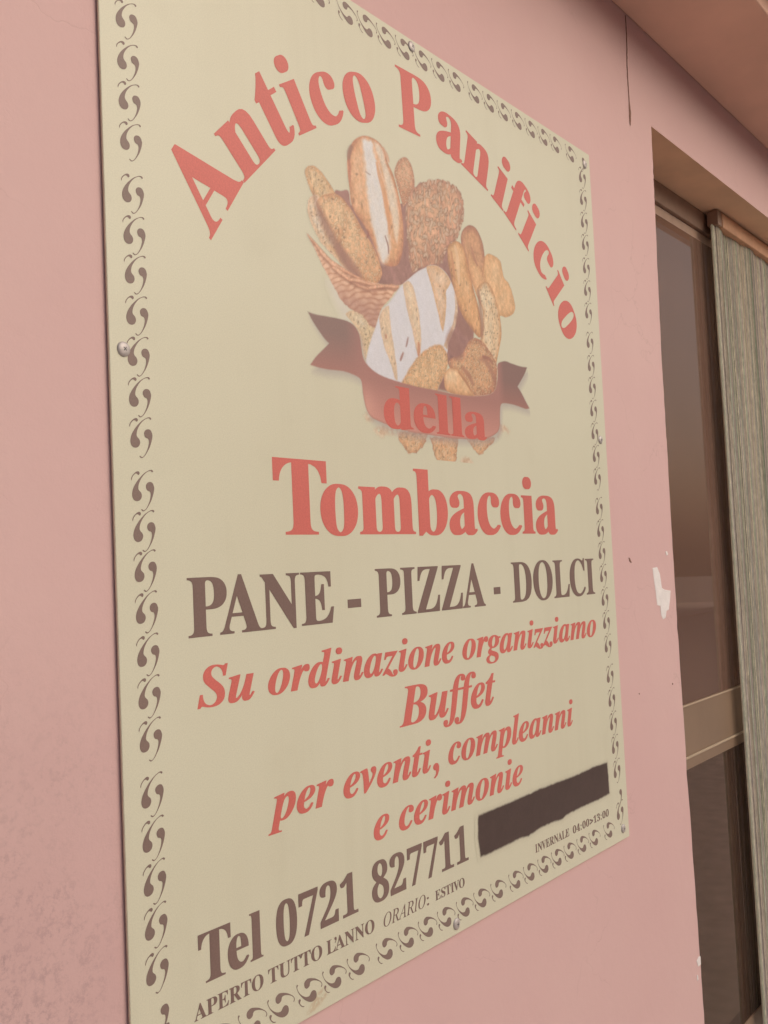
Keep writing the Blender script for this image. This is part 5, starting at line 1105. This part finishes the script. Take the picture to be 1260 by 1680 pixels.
cv.paint(seg('loaf_round'), bread((180, 134, 110), (198, 150, 120), (212, 170, 134), 0.03, (-0.5, 0.5), seed=20, ns=0.02, noise=0.4, grains=[(0.0165, (208, 182, 154), 0.42, 1.45, 0.60, 0.9, 0.85, 21, -0.002), (0.0125, (150, 112, 94), 0.25, 1.3, 0.36, 1.1, 0.45, 29, 0.0), (0.014, (206, 176, 146), 0.34, 1.4, 0.5, 0.5, 0.5, 131, 0.0)]), wob=0.0045, ws=0.009)
cv.paint(seg('knob'), bread((196, 152, 112), (210, 174, 130), (216, 192, 156), 0.02, (-0.2, 0.6), seed=30, grains=[grain_pale(31, 0.5), grain_dark(32, 0.22)]), wob=0.001)
cv.paint(seg('loaf_left'), bread((206, 176, 146), (208, 168, 126), (214, 196, 172), 0.012, (-0.9, 0.3), seed=33, grains=[grain_dark(34, 0.45), grain_pale(35, 0.3)]), wob=0.0015)
cv.paint(seg('loaf_seed'), bread((194, 142, 106), (208, 162, 122), (220, 186, 144), 0.02, (-0.2, 0.8), seed=36, noise=0.7, ns=0.02, grains=[grain_pale(37, 0.8, 0.0088), grain_dark(38, 0.14, 0.0110)]), wob=0.001)
cv.paint([(1.125, 0.585), (1.150, 0.555), (1.185, 0.515), (1.215, 0.480), (1.205, 0.475), (1.165, 0.510), (1.135, 0.548)], plain((150, 112, 96)), soft=0.006, opacity=0.75)
cv.paint(seg('loaf_big'), bread((184, 128, 98), (210, 160, 118), (218, 178, 142), 0.022, (-0.3, 0.3), seed=40, ns=0.016, noise=0.7, grains=[grain_dark(41, 0.10, 0.014)]))
cv.paint(seg('flour_b'), bread((214, 188, 160), (216, 198, 172), (216, 206, 190), 0.012, (0, 0.5), seed=43, ns=0.01, noise=0.6), soft=0.003, opacity=0.85)
cv.paint(seg('flour_a'), bread((214, 194, 172), (215, 205, 192), (214, 208, 200), 0.010, (0, 0.2), seed=45, ns=0.012, noise=0.7, amp=0.45), soft=0.004, wob=0.0045, ws=0.010)
def streak(pts, w, c, soft=0.0012, op=0.8):
    n = len(pts)
    L, R_ = [], []
    for i, p in enumerate(pts):
        a = np.array(pts[max(0, i - 1)]); b = np.array(pts[min(n - 1, i + 1)])
        t = (b - a) / (np.linalg.norm(b - a) + 1e-9)
        k = w * (0.25 + 0.75 * math.sin(math.pi * (i + 0.5) / n))
        L.append((p[0] - t[1] * k, p[1] + t[0] * k)); R_.append((p[0] + t[1] * k, p[1] - t[0] * k))
    cv.paint(L + R_[::-1], plain(c), soft=soft, opacity=op)
for s_ in STREAKS:
    streak(*s_)
# basket
def weave(X, Y, d):
    # rods run with the rim (down to the right), crossing upright stakes; each rod passes over and under
    wx = fbm(X, Y, 0.05, 70) - 0.5
    a = X * 0.80 + Y * 0.60 + wx * 0.012
    bb = -X * 0.34 + Y * 0.94 + wx * 0.02 + (X - 1.2) ** 2 * 1.2
    row = np.floor(bb / 0.0085)
    ph = a / 0.026 + row * 0.5 + hash01(row, row * 0, 9) * 0.25
    w = np.sin(ph * 2 * np.pi) * 0.5 + 0.5
    rr = np.abs((bb / 0.0085) % 1 - 0.5) * 2
    n = fbm(X * 0.7, Y, 0.007, 71)
    n2 = fbm(X, Y, 0.03, 72)
    t = (1 - rr ** 2) * 0.75 + w * 0.45 - 0.15 + (n - 0.5) * 0.7 + (n2 - 0.5) * 0.4
    c = mixc(A3(184, 132, 104), A3(226, 186, 152), t)
    lit = np.clip((1.215 - X) / 0.06, 0, 1) * 0.5
    c = mixc(c, A3(222, 184, 156), lit * (0.4 + w * 0.5))
    dk_ = np.clip((0.462 - Y) / 0.04, 0, 1)
    c = mixc(c, A3(164, 122, 108), dk_ * 0.6 * (0.45 + n))
    return c
cv.paint(seg('under_basket'), bread((206, 176, 140), (212, 184, 142), (214, 200, 176), 0.02, (-0.3, 0.4), seed=50, grains=[grain_pale(51, 0.5), grain_dark(52, 0.2)]), wob=0.001)
cv.paint(seg('basket'), weave, wob=0.002, ws=0.006)
for nm in ('rim_a', 'rim_b', 'rim_c', 'rim_d'):
    cv.paint([(x + 0.001, y - 0.0035) for x, y in seg(nm)], plain((150, 104, 86)), soft=0.003, opacity=0.7)
    cv.paint(seg(nm), bread((190, 138, 108), (216, 170, 138), (224, 184, 152), 0.005, (0, 0.8), seed=55, ns=0.01, noise=0.3))
# front breads
cv.paint(seg('loaf_sesame'), bread((176, 122, 96), (198, 150, 112), (214, 172, 130), 0.03, (-0.5, 0.5), seed=60, ns=0.02, noise=0.6, grains=[grain_pale(61, 0.85, 0.0078), grain_dark(62, 0.2)]), wob=0.0012)
cv.paint([(1.575, 0.385), (1.600, 0.378), (1.622, 0.352), (1.632, 0.330), (1.640, 0.340), (1.625, 0.372), (1.600, 0.395)], plain((160, 112, 94)), soft=0.004, opacity=0.6)
cv.paint(seg('gap_small'), plain((150, 110, 98)), soft=0.004)
cv.paint(seg('loaf_small'), bread((188, 138, 100), (214, 170, 126), (226, 196, 156), 0.015, (-0.2, 0.7), seed=64, ns=0.02, noise=0.3))
cv.paint(seg('loaf_white'), bread((204, 194, 186), (209, 203, 199), (211, 206, 204), 0.006, (0.0, 0.3), seed=66, ns=0.02, noise=0.25, amp=0.25))
cutf = bread((206, 176, 146), (212, 182, 146), (216, 196, 168), 0.012, (0.0, 0.3), seed=68, ns=0.012, noise=0.9, grains=[grain_dark(69, 0.16, 0.011)])
for nm in ('cut_a', 'cut_c', 'cut_d'):
    cv.paint(seg(nm), cutf, wob=0.0012)
cv.paint(seg('cut_b'), bread((204, 164, 124), (212, 176, 140), (216, 190, 162), 0.016, (0.4, 0.4), seed=74, ns=0.012, noise=0.9, grains=[grain_dark(75, 0.14, 0.011)]), wob=0.001)
cv.paint(seg('tip_sesame'), bread((196, 148, 106), (212, 170, 126), (220, 188, 146), 0.02, (-0.2, 0.4), seed=76, ns=0.014, noise=0.6, grains=[grain_pale(77, 0.8, 0.007), grain_dark(78, 0.25, 0.008)]), soft=0.002, wob=0.0015)
for s_ in CRACKS:
    streak(*s_)
# pieces and crumbs hanging under the ribbon
for nm, sd in (('piece_a', 80), ('piece_b', 82), ('piece_c', 84)):
    cv.paint(seg(nm), bread((184, 136, 104), (206, 158, 116), (216, 184, 146), 0.012, (-0.2, -0.4), seed=sd, ns=0.01, noise=0.9, grains=[grain_pale(sd + 1, 0.5), grain_dark(sd + 2, 0.25)]), wob=0.003, ws=0.006)
for nm, sd in (('piece_d', 86), ('crumb_a', 88), ('crumb_b', 90), ('crumb_c', 92)):
    sd_ = sd
    def crumb(X, Y, d, sd_=sd):
        n = fbm(X, Y, 0.006, sd_)
        c = mixc(A3(186, 152, 120), A3(216, 196, 166), n * 1.6 - 0.2)
        return c, np.clip((fbm(X, Y, 0.009, sd_ + 3) - 0.30) * 9, 0, 1) if sd_ != 86 else np.ones(X.shape)
    cv.paint(seg(nm), crumb, soft=0.004, wob=0.003)
# ribbon: soft print shadow, then the band
rb = seg('ribbon')
cv.paint([(x + 0.006, y - 0.010) for x, y in rb], plain((160, 146, 142)), soft=0.007, opacity=0.55, pad=0.02)
def ribbon(X, Y, d):
    # centre band darkens towards its upper edge; tails are dark umber above and redder below
    base = 0.2285 + 0.0
    lowv = 0.215 + 0.55 * (X - 1.39) ** 2
    t = (Y - 0.215) / 0.10
    tail_l = np.clip((1.235 - X) / 0.05, 0, 1)
    tail_r = np.clip((X - 1.640) / 0.025, 0, 1)
    c = mixc(A3(206, 146, 128), A3(166, 118, 106), t * 1.1)
    c = mixc(c, A3(214, 160, 140), np.exp(-((X - 1.225) / 0.03) ** 2 - ((Y - 0.262) / 0.03) ** 2) * 0.6)
    tl = mixc(A3(176, 120, 106), A3(138, 110, 100), (Y - 0.285) / 0.085)
    trr = mixc(A3(168, 114, 100), A3(136, 104, 94), (Y - 0.285) / 0.07)
    c = mixc(c, tl, tail_l)
    c = mixc(c, trr, tail_r)
    rim_ = np.clip(1 - d / 0.010, 0, 1) * np.clip((0.235 - Y) / 0.02, 0, 1)
    c = mixc(c, A3(206, 152, 134), rim_ * 0.8)
    rim2 = np.clip(1 - d / 0.004, 0, 1) * np.clip((0.30 - Y) / 0.02, 0, 1)
    c = mixc(c, A3(150, 104, 92), rim2 * 0.5)
    return c
cv.paint(rb, ribbon, wob=0.0)
pic = cv.build('bread_picture', -0.00015, M_ink, sign)
pic['label'] = 'printed picture of loaves in a wicker basket above a brown ribbon'
line([('della', 1.2759, 1.5904)], 'B', 0.2320, 0.1065, INK2, M_bluered, sign, 'red word on the ribbon')

# spray painted strip that covers the second line of opening hours
cb = Canvas(1.455, 2.055, -0.556, -0.420, 0.0011, 1.5)
bar = [(1.4925, -0.4560), (1.4955, -0.4500), (1.58, -0.4495), (1.68, -0.4490), (1.70, -0.4475), (1.80, -0.4490), (1.88, -0.4500), (1.94, -0.4480), (2.012, -0.4500), (2.0145, -0.4880), (2.0150, -0.5175), (1.96, -0.5200), (1.88, -0.5190), (1.82, -0.5200), (1.80, -0.5250), (1.765, -0.5220), (1.72, -0.5210), (1.66, -0.5260), (1.63, -0.5225), (1.58, -0.5240), (1.53, -0.5240), (1.495, -0.5230), (1.4900, -0.4900)]
cb.paint(bar, plain((120, 100, 88)), soft=0.010, opacity=0.30, smooth=False, pad=0.02)
def spray(X, Y, d):
    n = fbm(X, Y, 0.02, 5) - 0.5
    n2 = fbm(X, Y, 0.003, 8) - 0.5
    return A3(78, 62, 56) * (1 + n[..., None] * 0.10 + n2[..., None] * 0.08)
cb.paint(bar, spray, soft=0.0020, wob=0.0014, ws=0.008, smooth=False)
ob = cb.build('painted_out_strip', -0.0004, M_ink, sign)
ob['label'] = 'rough dark brown sprayed strip hiding a line of text'
# leftover glue from an old sticker
cg = Canvas(0.98, 1.12, -0.645, -0.58, 0.0012, 1.4)
def glue(X, Y, d):
    n = fbm(X, Y, 0.004, 15)
    return A3(186, 158, 122) * np.ones(X.shape + (1,)), np.clip((n - 0.35) * 5, 0, 1) * 0.6
cg.paint([(1.035, -0.625), (1.048, -0.612), (1.060, -0.604), (1.078, -0.602), (1.082, -0.612), (1.066, -0.620), (1.050, -0.6255)], glue, soft=0.002, wob=0.002)
gg_ = cg.build('glue_mark', -0.00012, M_ink, sign)
